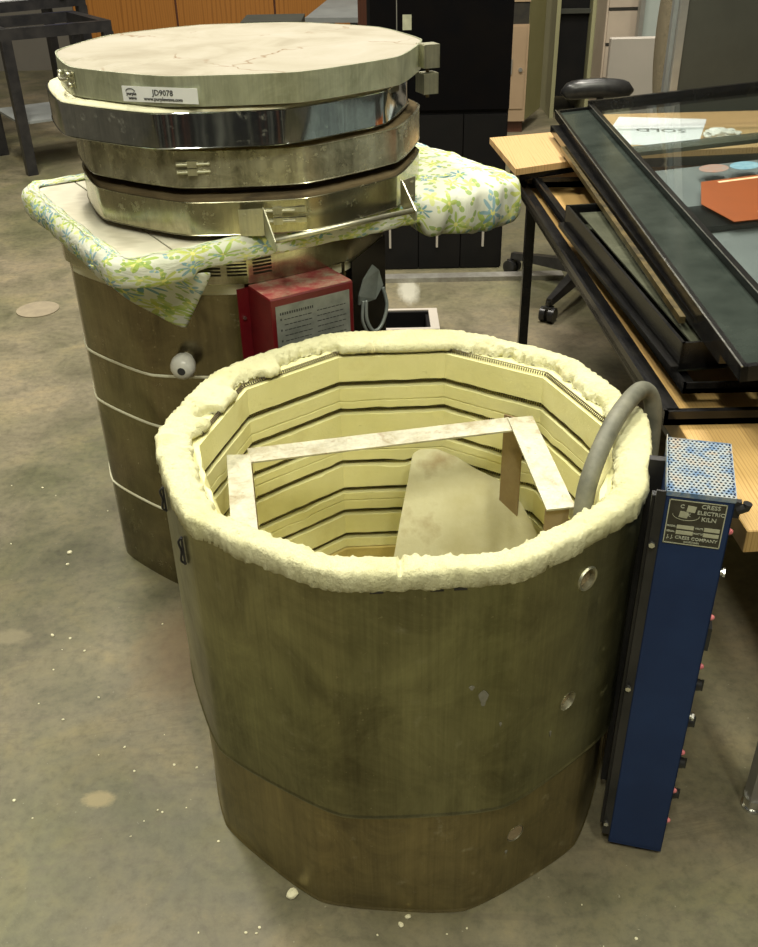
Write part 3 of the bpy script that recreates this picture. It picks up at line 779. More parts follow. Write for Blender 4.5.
# peephole plug
pp = q2(-9, .3445, .568); pn_ = Vector((sin(radians(-4)), -cos(radians(-4)), 0)); x_ = pn_.cross(Z).normalized(); rings = []
pq_ = (pn_+Vector((.05, 0, -.04))).normalized()
for (r, dd) in ((.0145, -.004), (.0150, .006), (.0185, .011), (.0225, .018), (.0245, .028), (.0240, .037), (.0205, .045), (.014, .050), (.0075, .052), (.007, .046), (.001, .045)):
    rings.append([pp+(pn_ if dd < .012 else pq_)*dd+(Vector((0, 0, 0)) if dd < .012 else (pn_-pq_)*.012)+x_*r*cos(2*pi*k/24)+Z*r*sin(2*pi*k/24) for k in range(24)])
bm = B(); loft(bm, rings); plug = part('peephole_plug', bm, 'white_plastic', k2, label='white ceramic peephole plug', smooth=True, autos=60)
bm = B(); cyl(bm, pp+pq_*.0500, pp+pq_*.0526, .0074, n=16); part('plug_hole', bm, 'ink', plug)

# slatted board + cloth
bu = Vector((.53, -.848, 0)).normalized(); bv = Vector((.848, .53, 0)).normalized(); P0 = Vector((-.730, 2.035, .789))
LU, LV = .585, .835
bd = thing('slatted_board', P0, 'painted slatted board lying on the rear kiln under the stack of rings', 'board')
xs = [0, .10, .225, .35, .475, .60, .725, .835]
for i in range(7):
    bm = B(); obox(bm, P0+bv*(xs[i]+.0015)+Z*.006, bv*(xs[i+1]-xs[i]-.003), bu*LU, Z*.018)
    bmesh.ops.bevel(bm, geom=bm.edges[:], offset=.001, segments=1, affect='EDGES'); part('slat', bm, 'painted_board', bd)
for v_ in (.04, .30, .52):
    bm = B(); obox(bm, P0+bu*v_+bv*.02, bv*(LV-.04), bu*.04, Z*.006); part('batten', bm, 'painted_board', bd)
# cloth : strip wrapped round the board's edge, deeper over the right end
bm = B(); uvl = bm.loops.layers.uv.new('uv')
per = []
def seg(a, b, n): 
    for i in range(n): per.append(a.lerp(b, i/n))
e_ = .012
c_a = P0-bu*e_-bv*e_; c_b = P0+bu*(LU+e_)-bv*e_; c_c = P0+bu*(LU+e_)+bv*(LV+e_); c_d = P0-bu*e_+bv*(LV+e_)
seg(c_a, c_b, 70); seg(c_b, c_c, 100); seg(c_c, c_d, 70); seg(c_d, c_a, 100)
# round the corners
M0 = len(per)
sm = [sum((per[(i+k) % M0] for k in range(-7, 8)), Vector())/15 for i in range(M0)]
cen = P0+bu*LU/2+bv*LV/2
ds = [0.0]
for i in range(M0): ds.append(ds[-1]+(sm[(i+1) % M0]-sm[i]).length)
R_ = []
for i, p in enumerate(sm):
    v = (p-P0).dot(bv); u = (p-P0).dot(bu)
    right = max(0, min(1, (v-.50)/.22)); 
    tg = (sm[(i+1) % M0]-sm[i-1]).normalized(); outn = tg.cross(Z); 
    if outn.dot(p-cen) < 0: outn = -outn
    inn = -outn
    wr = noise.noise(Vector((ds[i]*26, 0, 0)))
    w2 = noise.noise(Vector((ds[i]*9, 5, 0)))
    ind = .030+.008*w2+.19*right; puff = .008+.006*wr+.014*right*(1+.6*w2); drop = .020+.010*w2+.036*right
    if v < .2: ind *= .8
    frontedge = u > LU*.9 and .12 < v < .6
    if frontedge: ind = .03; drop = .008+.005*w2; puff *= .5
    sc_ = []
    zt_ = .0265+.004*wr+.010*right
    nsec = 14
    prof_ = [(ind, zt_-.0005-right*.004), (ind*.75, zt_+.004+right*.004), (ind*.5, zt_+.006+right*.007), (ind*.25, zt_+.007+right*.006), (.01, zt_+.005), (-puff*.5, zt_-.002), (-puff, zt_-.012), (-puff*1.15, zt_-.5*(zt_+drop)), (-puff*.9, -drop*.8), (-puff*.3, -drop), (.02, -drop*.9), (.05+.10*right, -drop*.55-.002)]
    for j, (a, z) in enumerate(prof_):
        q = p+inn*a+Z*z
        wz = fbm(q+Vector((ds[i], 0, 0)), 16, 3)*(.006+.012*right)
        if j >= 10: wz = 0
        if right > 0 or j > 2: q += outn*wz*.7*(1 if j > 3 else .3)+Z*abs(wz)*.6
        # slim fold lines on the right end
        if right > .3 and 2 < j < 10: q += outn*.004*sin(ds[i]*95+j*.8)
        sc_.append(q)
    R_.append(sc_)
VV = [[bm.verts.new(q) for q in r] for r in R_]
ns = len(VV[0])
arc = [0]
for j in range(1, ns): arc.append(arc[-1]+(R_[150][j]-R_[150][j-1]).length)
def putface(vs, uvs):
    fc_ = bm.faces.new(vs)
    for l, t in zip(fc_.loops, uvs): l[uvl].uv = t
for i in range(M0):
    k = (i+1) % M0
    for j in range(ns-1):
        d0, d1 = ds[i], ds[i+1]
        putface((VV[i][j], VV[k][j], VV[k][j+1], VV[i][j+1]), ((d0, arc[j]), (d1, arc[j]), (d1, arc[j+1]), (d0, arc[j+1])))
# hanging corner flap at the front
TL, TR, TB = Vector((-.505, 1.628, .790)), Vector((-.285, 1.618, .775)), Vector((-.350, 1.640, .655))
ng = 14; G = []
for i in range(ng+1):
    row = []
    for j in range(ng+1-i):
        s_, t2 = i/ng, j/ng; p = TL+(TR-TL)*t2+(TB-TL)*s_
        p += Vector((0, -1, 0))*(.020*sin(pi*min(1, (s_+t2)))+.010*sin(9*t2+4*s_)*(1-s_*.5)+.006)
        if i > 0: p += Z*.004*noise.noise(p*30)
        row.append(bm.verts.new(p))
    G.append(row)
for i in range(ng):
    for j in range(ng-i):
        U = lambda a, b: (b/ng*.24+1.9, a/ng*.16+.4)
        putface((G[i][j], G[i][j+1], G[i+1][j]), (U(i, j), U(i, j+1), U(i+1, j)))
        if j+1 < ng-i: putface((G[i][j+1], G[i+1][j+1], G[i+1][j]), (U(i, j+1), U(i+1, j+1), U(i+1, j)))
cl = solo('floral_cloth', bm, 'floral_cloth', P0, 'white cloth with green and blue flowers wrapped round the slatted board', 'cloth', smooth=True)
md = cl.modifiers.new('s', 'SUBSURF'); md.levels = 1; md.render_levels = 1; md2 = cl.modifiers.new('t', 'SOLIDIFY'); md2.thickness = .0015; md2.offset = 1
apply_mods(cl)
for p in cl.data.polygons: p.use_smooth = True

# ---- stacked rings and lid
FS = 4.0
def kring(name, c, R, z0, z1, mat, label, inner=.265, brickz=.006, bev=.02, sl=0):
    t = thing(name, (c[0], c[1], z0), label, 'kiln ring', 'loose kiln rings stacked on the rear kiln')
    bm = B(); loft(bm, [ring(c, r, FS, z) for r, z in ((R+.0006, z0), (R+.0012, z0+.001), (R, z0+.002), (R, z1-.002), (R+.001, z1-.001), (R, z1), (R-.003, z1), (R-.003, z0))], closed=True)
    j = part('jacket_band', bm, mat, t, smooth=True, autos=14)
    bm = B(); rings = []
    for r, z in ((R-.0035, z0+.002), (R-.0035, z1-.001), (R-.006, z1+brickz*.5), (R-bev, z1+brickz), (inner+.01, z1+brickz), (inner, z1), (inner, z0+.004), (inner+.01, z0+.0005)):
        rg = ring(c, r, FS, z, 300)
        if z > z1-.0005: rg = [p+Z*fbm(p, 40, 3)*.0012 for p in rg]
        rings.append(rg)
    loft(bm, rings, closed=True); part('brick_ring', bm, 'ring_brick' if sl == 0 else 'shaded_brick', t, smooth=True, autos=50)
    return t, j
def spt(c, a, R, z): return pt(c, a, dr(a, R, FS), z)
def strapclamp(c, R, a, z, parent, L=.055):
    fa = round((a-FS)/36)*36+FS; n_ = Vector((sin(radians(fa)), -cos(radians(fa)), 0)); u_ = Vector((cos(radians(fa)), sin(radians(fa)), 0)); p = spt(c, a, R, z)
    bm = B(); obox(bm, p-u_*L/2-n_*.001-Z*.004, u_*L, n_*.0025, Z*.008); obox(bm, p-u_*.008-n_*.001-Z*.0055, u_*.016, n_*.008, Z*.011)
    cyl(bm, p+u_*.008+n_*.004, p+u_*.03+n_*.004, .0022, n=8); cyl(bm, p-u_*.026+n_*.004, p-u_*.008+n_*.004, .0022, n=8)
    cyl(bm, p+u_*.028+n_*.001, p+u_*.028+n_*.005, .003, n=8); part('strap_clamp', bm, 'bracket_steel', parent)
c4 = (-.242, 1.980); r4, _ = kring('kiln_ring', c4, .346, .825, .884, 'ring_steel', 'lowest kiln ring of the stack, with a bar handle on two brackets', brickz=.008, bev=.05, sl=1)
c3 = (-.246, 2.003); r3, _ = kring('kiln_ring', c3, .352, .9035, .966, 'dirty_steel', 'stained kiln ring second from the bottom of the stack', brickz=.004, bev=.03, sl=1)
c2 = (-.274, 1.985); r2_, _ = kring('kiln_ring', c2, .357, .9755, 1.033, 'mirror_steel', 'mirror-polished kiln ring directly under the top lid', brickz=.006)
# crumbs of brick supporting the tilted look between rings (spacers are the bricks' raised beds)
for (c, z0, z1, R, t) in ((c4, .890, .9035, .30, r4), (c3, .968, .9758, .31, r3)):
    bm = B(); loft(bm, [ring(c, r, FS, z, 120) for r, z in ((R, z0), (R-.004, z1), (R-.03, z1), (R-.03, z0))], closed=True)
    part('brick_bed', bm, 'shaded_brick', t, label='crumbly brick edge coloured dark for the shaded gap')
for z in (.9325, .9455): strapclamp(c3, .3525, -10.5, z, r3)
for z in (.848, .866): strapclamp(c4, .3465, 13, z, r4, .10)
# handle on ring 4
hb = []
for (px_, py_, u_, zc) in ((-.190, 1.634, Vector((-1, -.02, 0)), .853), (.052, 1.782, Vector((.62, .78, 0)), .857)):
    n_ = Vector((.33, -.945, 0)).normalized(); u_.normalize(); fn = Vector((-u_.y, u_.x, 0))
    if fn.dot(n_) < 0: fn = -fn
    p = Vector((px_, py_, zc))
    bm = B(); obox(bm, p-Z*.024, u_*.042, fn*.002, Z*.046)
    extr(bm, [p-Z*.024-n_*.004, p+Z*.024-n_*.004, p+Z*.022+n_*.006, p-Z*.014+n_*.072, p-Z*.030+n_*.076, p-Z*.034+n_*.066], Vector((-n_.y, n_.x, 0))*.002)
    for du in (.010, .032):
        for dz_ in (-.014, .013): cyl(bm, p+u_*du+Z*dz_+fn*.002, p+u_*du+Z*dz_+fn*.0045, .0028, n=8)
    part('handle_bracket', bm, 'bracket_steel', r4); hb.append(p-Z*.016+n_*.062)
bm = B(); cyl(bm, hb[0], hb[1], .0048, n=12); part('handle_bar', bm, 'bracket_steel', r4, smooth=True)
# lid
cL = (-.247, 1.988)
lid = thing('firebrick_lid', (cL[0], cL[1], 1.040), 'round firebrick kiln lid with steel band and white lot sticker, on top of the stack', 'kiln lid')
bm = B(); loft(bm, [ring(cL, r, FS, z) for r, z in ((.357, 1.0415), (.357, 1.0885), (.354, 1.0885), (.354, 1.0415))], closed=True)
part('lid_band', bm, 'lid_steel', lid, smooth=True, autos=14)
bm = B(); NA = 360; radii = [.3535, .350, .335, .32, .30, .27, .23, .18, .12, .06]
V0 = [bm.verts.new(p) for p in ring(cL, .3535, FS, 1.0405, NA)]
prev = V0; bm.faces.new(V0[::-1])
for r in radii:
    row = []
    for i, p in enumerate(ring(cL, r, FS, 1.0885, NA)):
        a = 360*i/NA; az_ = ((a+180) % 360)-180
        ch = 0
        if -66 < az_ < -34 and r > .22:
            g = noise.noise(p*28)+.5*noise.noise(p*60); ch = .007*max(0, min(1, (g-.02)*3))
        row.append(bm.verts.new(p+Z*((-.0015 if r == .3535 else 0)+fbm(p, 12, 3)*.0007-ch)))
    for i in range(NA): bm.faces.new((prev[i], prev[(i+1) % NA], row[(i+1) % NA], row[i]))
    prev = row
cv = bm.verts.new((cL[0], cL[1], 1.0885))
for i in range(NA): bm.faces.new((prev[i], prev[(i+1) % NA], cv))
part('lid_brick', bm, 'lid_face', lid, smooth=True, autos=45, label='pinkish cream brick face with cracks')
# sticker on band
def lidp(a, z, off=.0): return pt(cL, a, dr(a, .357, FS)+off, z)
a0_, a1_ = degrees(atan2(-.410+.247, -(1.678-1.988))), degrees(atan2(-.276+.247, -(1.639-1.988)))
sa, sb = lidp(a0_, 1.0475, .0012), lidp(a1_, 1.0475, .0012)
su = (sb-sa).normalized(); sn = Vector((su.y, -su.x, 0)); sw = (sb-sa).length; sh = .024
sa -= su*0; mid = lidp((a0_+a1_)/2, 1.05, .0008); push = max(0, (mid-sa).dot(sn)); sa += sn*(push+.0004)
bm = B(); obox(bm, sa, su*sw, sn*.0006, Z*sh); stk = part('lot_sticker', bm, 'paper', lid, label='white sticker reading JD9078')
bm = B(); Fs = lambda u, v: frame(sa+su*(u*sw)+Z*(v*sh)+sn*.0009, su, Z)
text_bm(bm, 'JD9078', Fs(.54, .62), .0125, bold=.0002); text_bm(bm, 'www.purplewave.com', Fs(.54, .22), .0078, bold=.0002)
text_bm(bm, 'purple', Fs(.12, .52), .0070, bold=.0002); text_bm(bm, 'wave', Fs(.13, .24), .0070, bold=.0002)
arcp = [sa+su*(.11*sw+.008*cos(radians(t)))+Z*(.66*sh+.0045*sin(radians(t)))+sn*.0009 for t in range(0, 181, 15)]
tube(bm, arcp, .0008, 5); part('sticker_print', bm, 'ink', stk)
# left catch
for a in (-56,):
    bm = B()
    for da, dz_ in ((-5.0, .006), (5.5, .010), (6.0, -.006)):
        p = lidp(a+da, 1.066+dz_); n_ = Vector((sin(radians(a)), -cos(radians(a)), 0)); cyl(bm, p, p+n_*.010, .0035, .005, n=10)
    p1, p2 = lidp(a-5.0, 1.070, .008), lidp(a+5.8, 1.070, .008); m_ = (p1+p2)/2-Z*.004+Vector((-.005, -.004, 0))
    tube(bm, spline([p1, m_, p2], 8), .0028, 8); part('wire_catch', bm, 'bracket_steel', lid, smooth=True)
    bm = B(); pA = lidp(a+4, 1.056, .0005); pB = lidp(a+7.5, 1.056, .0005); obox(bm, pA, pB-pA, Vector((-.4, -.6, 0)).normalized()*.0015, Z*.026); part('catch_plate', bm, 'bracket_steel', lid)
# hinge brackets
for (zc, hh, out_) in ((1.069, .040, .030), (1.021, .036, .028)):
    p = Vector((.108, 1.925, zc)); uu = Vector((.93, .36, 0)).normalized(); nv = Vector((.36, -.93, 0)).normalized()
    bm = B(); obox(bm, p-Z*hh/2-uu*.006, uu*out_, -nv*.002, Z*hh); obox(bm, p-Z*hh/2+uu*(out_-.008), uu*.002, -nv*.03, Z*hh); obox(bm, p-Z*hh/2-uu*.008, uu*.003, -nv*.04, Z*hh)
    obox(bm, p+Z*hh/2-uu*.006, uu*out_, -nv*.030, Z*.0012)
    part('hinge_bracket', bm, 'bracket_steel', lid)
bm = B(); p = Vector((.108, 1.942, 0)); cyl(bm, p+Z*.995, p+Z*1.088, .0035, n=8); part('hinge_pin', bm, 'shaded_brick', lid)

# ------------------------------------------------------------------ TABLE on the right
TZ = .610
tb = thing('work_table', (.90, 1.95, 0), 'oak-topped work table on thin steel legs at the right', 'table')
bm = B(); prism(bm, [(.486, 1.028), (1.39, 1.088), (1.342, 2.947), (.422, 2.863)], TZ-.036, TZ)
bmesh.ops.bevel(bm, geom=bm.edges[:], offset=.0015, segments=1, affect='EDGES'); part('tabletop', bm, 'oak', tb)
bm = B(); obox(bm, (.455, 2.76, TZ-.080), (.040, -1.36, 0), (.020, 0, 0), (0, 0, .044)); obox(bm, (.455, 2.75, TZ-.080), (.86, 0, 0), (0, .02, 0), (0, 0, .044)); obox(bm, (.52, 1.36, TZ-.080), (.77, 0, 0), (0, .02, 0), (0, 0, .044)); obox(bm, (1.27, 1.38, TZ-.080), (0, 1.37, 0), (.02, 0, 0), (0, 0, .044))
part('apron', bm, 'black_paint', tb)
for (x, y) in ((.432, 2.665), (.611, 1.065), (1.28, 2.70), (1.30, 1.12)):
    bm = B(); box(bm, (x+.0125, y+.0125, (TZ-.038+.018)/2), (.026, .026, TZ-.038-.018)); lg = part('leg', bm, 'alu_trim' if x in (.611, 1.30) else 'black_gloss', tb)
    bm = B(); cyl(bm, (x+.0125, y+.0125, 0), (x+.0125, y+.0125, .005), .019, n=20); cyl(bm, (x+.0125, y+.0125, .005), (x+.0125, y+.0125, .026), .0165, .0175, n=20); part('leg_foot', bm, 'chrome', lg, smooth=True, autos=35)
bm = B(); prism(bm, [(.383, 2.598), (.70, 2.745), (1.24, 2.80), (1.29, 3.28), (.74, 3.27), (.66, 3.06), (.354, 2.97)], .672, .689)
solo('oak_panel', bm, 'oak_light', (.8, 3.05, .672), 'light oak panel lying across the far end of the work table', 'board')
bm = B(); obox(bm, (.396, 2.612, .6545), (.317, .147, 0), (-.02, .043, 0), (0, 0, .0172)); solo('packing_bar', bm, 'black_gloss', (.55, 2.68, .6545), 'short black bar under the near edge of the light oak panel', 'bar')
bm = B(); obox(bm, (.62, 3.10, .6105), (.55, .02, 0), (0, .05, 0), (0, 0, .0612)); solo('packing_bar', bm, 'black_gloss', (.9, 3.1, .6105), 'black bar under the far edge of the light oak panel', 'bar')
def rail_frame(name, x0, y0, x1, y1, z0, h, w, label, mat='black_gloss', skew=0):
    t = thing(name, ((x0+x1)/2, (y0+y1)/2, z0), label, 'frame', 'black metal frames stacked on the work table')
    for (a, b, c, d) in ((x0, y0, w, y1-y0), (x1-w, y0, w, y1-y0), (x0, y0, x1-x0, w), (x0, y1-w, x1-x0, w)):
        bm = B()
        if c == w: obox(bm, (a, b, z0), (c, 0, 0), (-skew, d, 0), (0, 0, h*.45)); obox(bm, (a, b, z0), (c*.18, 0, 0), (-skew, d, 0), (0, 0, h))
        else:
            s_ = -skew if b > y0 else 0
            obox(bm, (a+s_, b, z0), (c, 0, 0), (0, d, 0), (0, 0, h*.45)); obox(bm, (a+s_, b, z0), (c, 0, 0), (0, d*.18, 0), (0, 0, h))
        part('rail', bm, mat, t)
    return t
rail_frame('metal_rack', .450, 1.318, 1.258, 2.735, .6105, .024, .036, 'long black metal frame lying flat on the oak tabletop, lowest of its stack', skew=.054)
rail_frame('metal_rack', .494, 1.378, 1.282, 2.660, .6350, .019, .026, 'black metal frame resting on the lowest frame on the work table', skew=.054)
s_all = D.objects
tr = thing('metal_tray', (.515, 1.8, .656), 'narrow black metal tray lying between the stacked frames and the glazed case', 'tray')
tu = Vector((-.050, .785, 0)); tv = Vector((.19, .024, 0)); t0 = Vector((.496, 1.420, .6545)); tn = tv.normalized(); tun = tu.normalized()
bm = B(); obox(bm, t0, tu, tv, Z*.003); part('tray_floor', bm, 'sage_panel', tr, label='greenish grey tray floor')
bm = B()
for a_ in ((t0, tu, tn*.006, Z*.050), (t0-tn*.014, tu, tn*.014, Z*.010), (t0, tu, tn*.022, Z*.014), (t0, tv, tun*.006, Z*.050), (t0+tu, tv, tun*-.006, Z*.050), (t0+tv, tu, tn*-.006, Z*.050)): obox(bm, *a_)
part('tray_wall', bm, 'black_gloss', tr)
bm = B(); obox(bm, t0+tv*.14+Z*.036+tun*.01, tu*.95, tv*.42, Z*.003); part('tray_panel', bm, 'sage_panel', tr)
rail = thing('edging_strip', (.62, 2.1, .7055), 'brass and black edging strip under the long side of the glazed case', 'strip')
bm = B(); obox(bm, (.522, 2.72, .7055), (-.010, -1.22, 0), (.010, 0, 0), (0, 0, .012)); part('brass_edge', bm, 'brass', rail)
bm = B(); obox(bm, (.533, 2.96, .7055), (-.004, -1.62, 0), (.050, 0, 0), (0, 0, .018)); part('black_core', bm, 'black_gloss', rail)
bm = B(); obox(bm, (1.198, 2.77, .662), (0, -1.30, 0), (.06, 0, 0), (0, 0, .095))
solo('support_bar', bm, 'black_gloss', (1.2, 2.2, .662), 'black bar under the right side of the glazed case', 'bar')
tilt = math.atan(.09); ca, sa_ = cos(tilt), sin(tilt)
G0 = Vector((.5235, 1.240, .741)); gx = Vector((ca, 0, sa_)); gy = Vector((.0205, 1, 0)).normalized(); gz = gx.cross(gy)
gc = thing('glazed_case', G0, 'large shallow black-framed glass case lying on top of the stack on the table', 'display case')
GW, GL, gh = .72, 1.815, .018
def gb(nm, x, y, z, sx, sy, sz, mat, label=None, parent=gc):
    bm = B(); obox(bm, G0+gx*x+gy*y+gz*z, gx*sx, gy*sy, gz*sz); return part(nm, bm, mat, parent, label)
for x, y, sx, sy in ((0, 0, .011, GL), (GW-.011, 0, .011, GL), (0, 0, GW, .011), (0, GL-.011, GW, .011)):
    gb('outer_rail', x, y, -gh, sx, sy, gh+.006, 'black_gloss')
gb('inner_rail', .100, .0, -.01, .014, GL, .024, 'black_gloss')
gb('edge_highlight', .0, .0, .006, .003, GL, .0015, 'chrome')  # bright strips stand in for highlight lines on the black rails
gb('edge_highlight', .100, .12, .0142, .0026, GL-.12, .001, 'chrome')
gb('dark_glass_strip', .011, .011, -.004, .089, GL-.022, .003, 'green_glass_strip', 'dark greenish glass strip')
gb('glass_pane', .114, .011, .004, GW-.125, GL-.022, .003, 'clear_pane')
gb('cross_rail', .114, GL-.56, -.012, GW-.125, .065, .010, 'sage_panel')
gb('cross_rail', .114, GL-1.18, -.012, GW-.125, .14, .010, 'black_gloss')
gb('back_rail_top', .100, GL-.012, .004, GW-.100, .014, .019, 'black_gloss')
gb('backing_sheet', .12, .02, -.018, GW-.14, 1.10, .002, 'grey_laminate', 'grey backing sheet')
def onglass(x, y, z=.0074): return G0+gx*x+gy*y+gz*z
bm = B(); pts = [onglass(*q) for q in ((.192, .908), (.150, .753), (.178, .620), (.420, .618), (.470, .925))]
extr(bm, pts, gz*.001); oc = solo('orange_card', bm, 'orange_card', pts[0], 'orange card taped on top of the glazed case', 'card')
for i in (0, 1):
    bm = B()
    if i == 0: s0_, s1_ = pts[0].lerp(pts[4], .12)-gy*.024, pts[0].lerp(pts[4], .75)-gy*.024
    else: s0_, s1_ = pts[2].lerp(pts[3], .25)+gy*.036, pts[2].lerp(pts[3], .98)+gy*.036
    obox(bm, s0_+gz*.001, s1_-s0_, gy*.011, gz*.0005); part('tape_strip', bm, 'tape', oc, label='shiny clear tape strip')
P1 = onglass(.248, 1.005)
for P_, m_, lb in ((P1, 'sticker_orange', 'small orange sticker on the glazed case above the orange card'), (P1+gx*.070-gy*.004, 'sticker_blue', 'small light blue sticker next to the orange sticker')):
    bm = B(); extr(bm, [P_+gx*.033*cos(t)+gy*.034*sin(t) for t in [2*pi*k/24 for k in range(24)]], gz*.0006)
    solo('round_sticker', bm, m_, P_, lb, 'sticker')
sx = Vector((.262, -.060, 0)).normalized(); sy = Vector((.35, .93, 0)).normalized(); so = Vector((.664, 2.862, .6895))
shp = [so, so+sx*.272, so+sx*.272+sy*.385, so+sy*.385]
bm = B(); extr(bm, shp, Z*.0006); sold = solo('paper_sheet', bm, 'paper', so, 'white sheet printed SOLD lying upside down under the case glass', 'paper')
bm = B(); text_bm(bm, 'SOLD', frame(so+sx*.150+sy*.20+Z*.0007, -sx, -sy), .060, bold=.0010); part('sheet_lettering', bm, 'ink_grey', sold)
def crumple(name, c, sc, mat, label, cat, seed=0):
    bm = B(); q = bmesh.ops.create_icosphere(bm, subdivisions=4, radius=1)
    for v in bm.verts:
        n = v.co.normalized(); k_ = 1+.45*noise.noise(n*2.6+Vector((seed, 0, 0)))+.25*abs(noise.noise(n*6+Vector((0, seed, 0))))
        v.co = Vector((n.x*sc[0]*k_, n.y*sc[1]*k_, max(-.8, n.z)*sc[2]*k_))+Vector(c)
    return solo(name, bm, mat, c, label, cat)
crumple('plastic_bag', (1.030, 2.90, .7005), (.045, .032, .0145), 'white_plastic', 'crumpled whitish plastic bag beside the SOLD sheet', 'bag', 3)

# ------------------------------------------------------------------ office chair
ch = thing('office_chair', (.79, 3.47, 0), 'office chair with tweed back and black armrests behind the table', 'chair')
hub = Vector((.79, 3.47, 0))
bm = B(); cyl(bm, hub+Z*.06, hub+Z*.16, .035, .03, n=16); cyl(bm, hub+Z*.16, hub+Z*.43, .022, n=16); part('gas_column', bm, 'black_plastic', ch, smooth=True, autos=40)
for k, a in enumerate((238, 136, 64, -8, -62)):
    d = Vector((cos(radians(a)), sin(radians(a)), 0)); s_ = d.cross(Z); L = .33
    bm = B(); loft(bm, [[hub+d*l+s_*w*c_+Z*(z+h*e2) for c_, e2 in ((-1, 0), (1, 0), (.7, 1), (-.7, 1))] for l, w, z, h in ((.02, .028, .075, .05), (.18, .022, .068, .035), (L, .014, .062, .022))])
    part('base_arm', bm, 'black_plastic', ch)
    bm = B(); p = hub+d*L; side_ = s_
    cyl(bm, p+Z*.045, p+Z*.075, .008, n=8)
    for sg in (-1, 1): cyl(bm, p+side_*sg*.006+Z*.027, p+side_*sg*.026+Z*.027, .027, n=20)
    box(bm, (p.x, p.y, .045), (.03, .03, .022), radians(a)); part('caster', bm, 'black_plastic', ch, smooth=True, autos=40)
bm = B(); q = box(bm, (.80, 3.52, .47), (.42, .40, .07)); bmesh.ops.bevel(bm, geom=bm.edges[:], offset=.03, segments=4, affect='EDGES'); part('seat', bm, 'tweed', ch, smooth=True)
def arm(y, lift=0):
    bm = B(); rings = []
    for t in range(15):
        s_ = t/14; x = .712+.272*s_; w = .036*sqrt(max(.02, 1-(2*s_-1)**4)); zz = .668+lift+.010*sin(pi*s_); hh = .036*sqrt(max(.03, 1-(2*s_-1)**6))
        rings.append([Vector((x, y+w*cos(2*pi*k/16), zz+hh*sin(2*pi*k/16))) for k in range(16)])
    loft(bm, rings); part('armrest', bm, 'black_plastic', ch, smooth=True)
    bm = B(); tube(bm, spline([(.86, y, .65+lift), (.87, y, .55+lift*.5), (.85, y*.85+3.52*.15, .46)], 6), .014, 10); part('armrest_post', bm, 'black_plastic', ch, smooth=True)
arm(3.79); arm(3.27, -.13)
bm = B(); rings = []
for t in range(17):
    s_ = t/16; z = .56+.62*s_; w = .22*sqrt(max(.02, 1-abs(2*s_-1)**2.2)); bow = .04*sin(pi*s_)
    rings.append([Vector((1.062-.006*sin(pi*s_)+.035*cos(2*pi*k/24)*(1-.5*abs(sin(2*pi*k/24))), 3.625+w*.95*sin(2*pi*k/24), z)) for k in range(24)])
loft(bm, rings); part('backrest', bm, 'tweed', ch, smooth=True)
bm = B(); tube(bm, spline([(.9, 3.55, .45), (1.09, 3.6, .44), (1.12, 3.625, .6), (1.11, 3.625, .75)], 6), .018, 8); part('back_bracket', bm, 'black_plastic', ch, smooth=True)

# ------------------------------------------------------------------ background
def hexa(bm, x0, x1, y0, y1, z0, z1): obox(bm, (x0, y0, z0), (x1-x0, 0, 0), (0, y1-y0, 0), (0, 0, z1-z0))
bc = thing('black_cabinet', (.26, 4.0, 0), 'tall black cabinet with row of pale door pulls along its lower doors', 'cabinet')
bm = B(); hexa(bm, -.01, .516, 3.775, 4.35, .0, 2.05); part('cabinet_body', bm, 'black_cab', bc)
dx = [.002, .178, .347, .512]
for i in range(3):
    bm = B(); hexa(bm, dx[i]+.002, dx[i+1]-.002, 3.757, 3.775, .004, .60); dd = part('lower_door', bm, 'black_cab', bc)
    hx = (.060, .248, .432)[i]
    bm = B(); hexa(bm, hx, hx+.008, 3.742, 3.757, .095, .225); part('door_pull', bm, 'white_panel', dd, label='pale vertical strip pull')
for (a, b_) in ((.002, .095), (.099, .516)):
    bm = B(); hexa(bm, a, b_, 3.757, 3.775, .618, 2.02); part('upper_door', bm, 'black_door', bc)
bm = B(); hexa(bm, .0955, .0985, 3.755, 3.760, .618, 2.02); part('door_gap_trim', bm, 'alu_trim', bc)
bm = B(); hexa(bm, .118, .150, 3.754, 3.757, .895, .945); part('paper_tag', bm, 'plate_pale', bc)
bm = B(); hexa(bm, -.25, .745, 3.605, 3.660, .0, .018); solo('steel_threshold', bm, 'steel_strip', (.25, 3.67, 0), 'flat grey steel bar on the floor in front of the black cabinet', 'bar')
bm = B(); hexa(bm, -.048, .000, 4.36, 4.42, 0, 2.0); solo('wooden_post', bm, 'brown_wood', (-.02, 4.39, 0), 'dark reddish wooden post left of the black cabinet', 'post')
# hollow low box behind the front kiln
t = thing('hollow_tray', (.10, 3.12, 0), 'low pale open-topped box on the floor behind the open kiln', 'tray')
bm = B(); z0, z1 = 0, .07
hexa(bm, -.08, .215, 3.15, 3.165, z0, z1); hexa(bm, -.08, .215, 2.98, 2.995, z0, z1); hexa(bm, .185, .215, 2.995, 3.15, z0, z1); hexa(bm, -.08, -.065, 2.995, 3.15, z0, z1)
part('box_side', bm, 'white_panel', t); bm = B(); hexa(bm, -.065, .185, 2.995, 3.15, .0, .006); part('box_base', bm, 'black_cab', t)
bm = B(); hexa(bm, -.064, .184, 3.138, 3.149, .0065, .066); hexa(bm, .174, .184, 2.997, 3.137, .0065, .058); part('hollow_shade_liner', bm, 'black_cab', t, label='black faces added for the shade in the hollow')  # black inner faces and base paint in the shade of the hollow
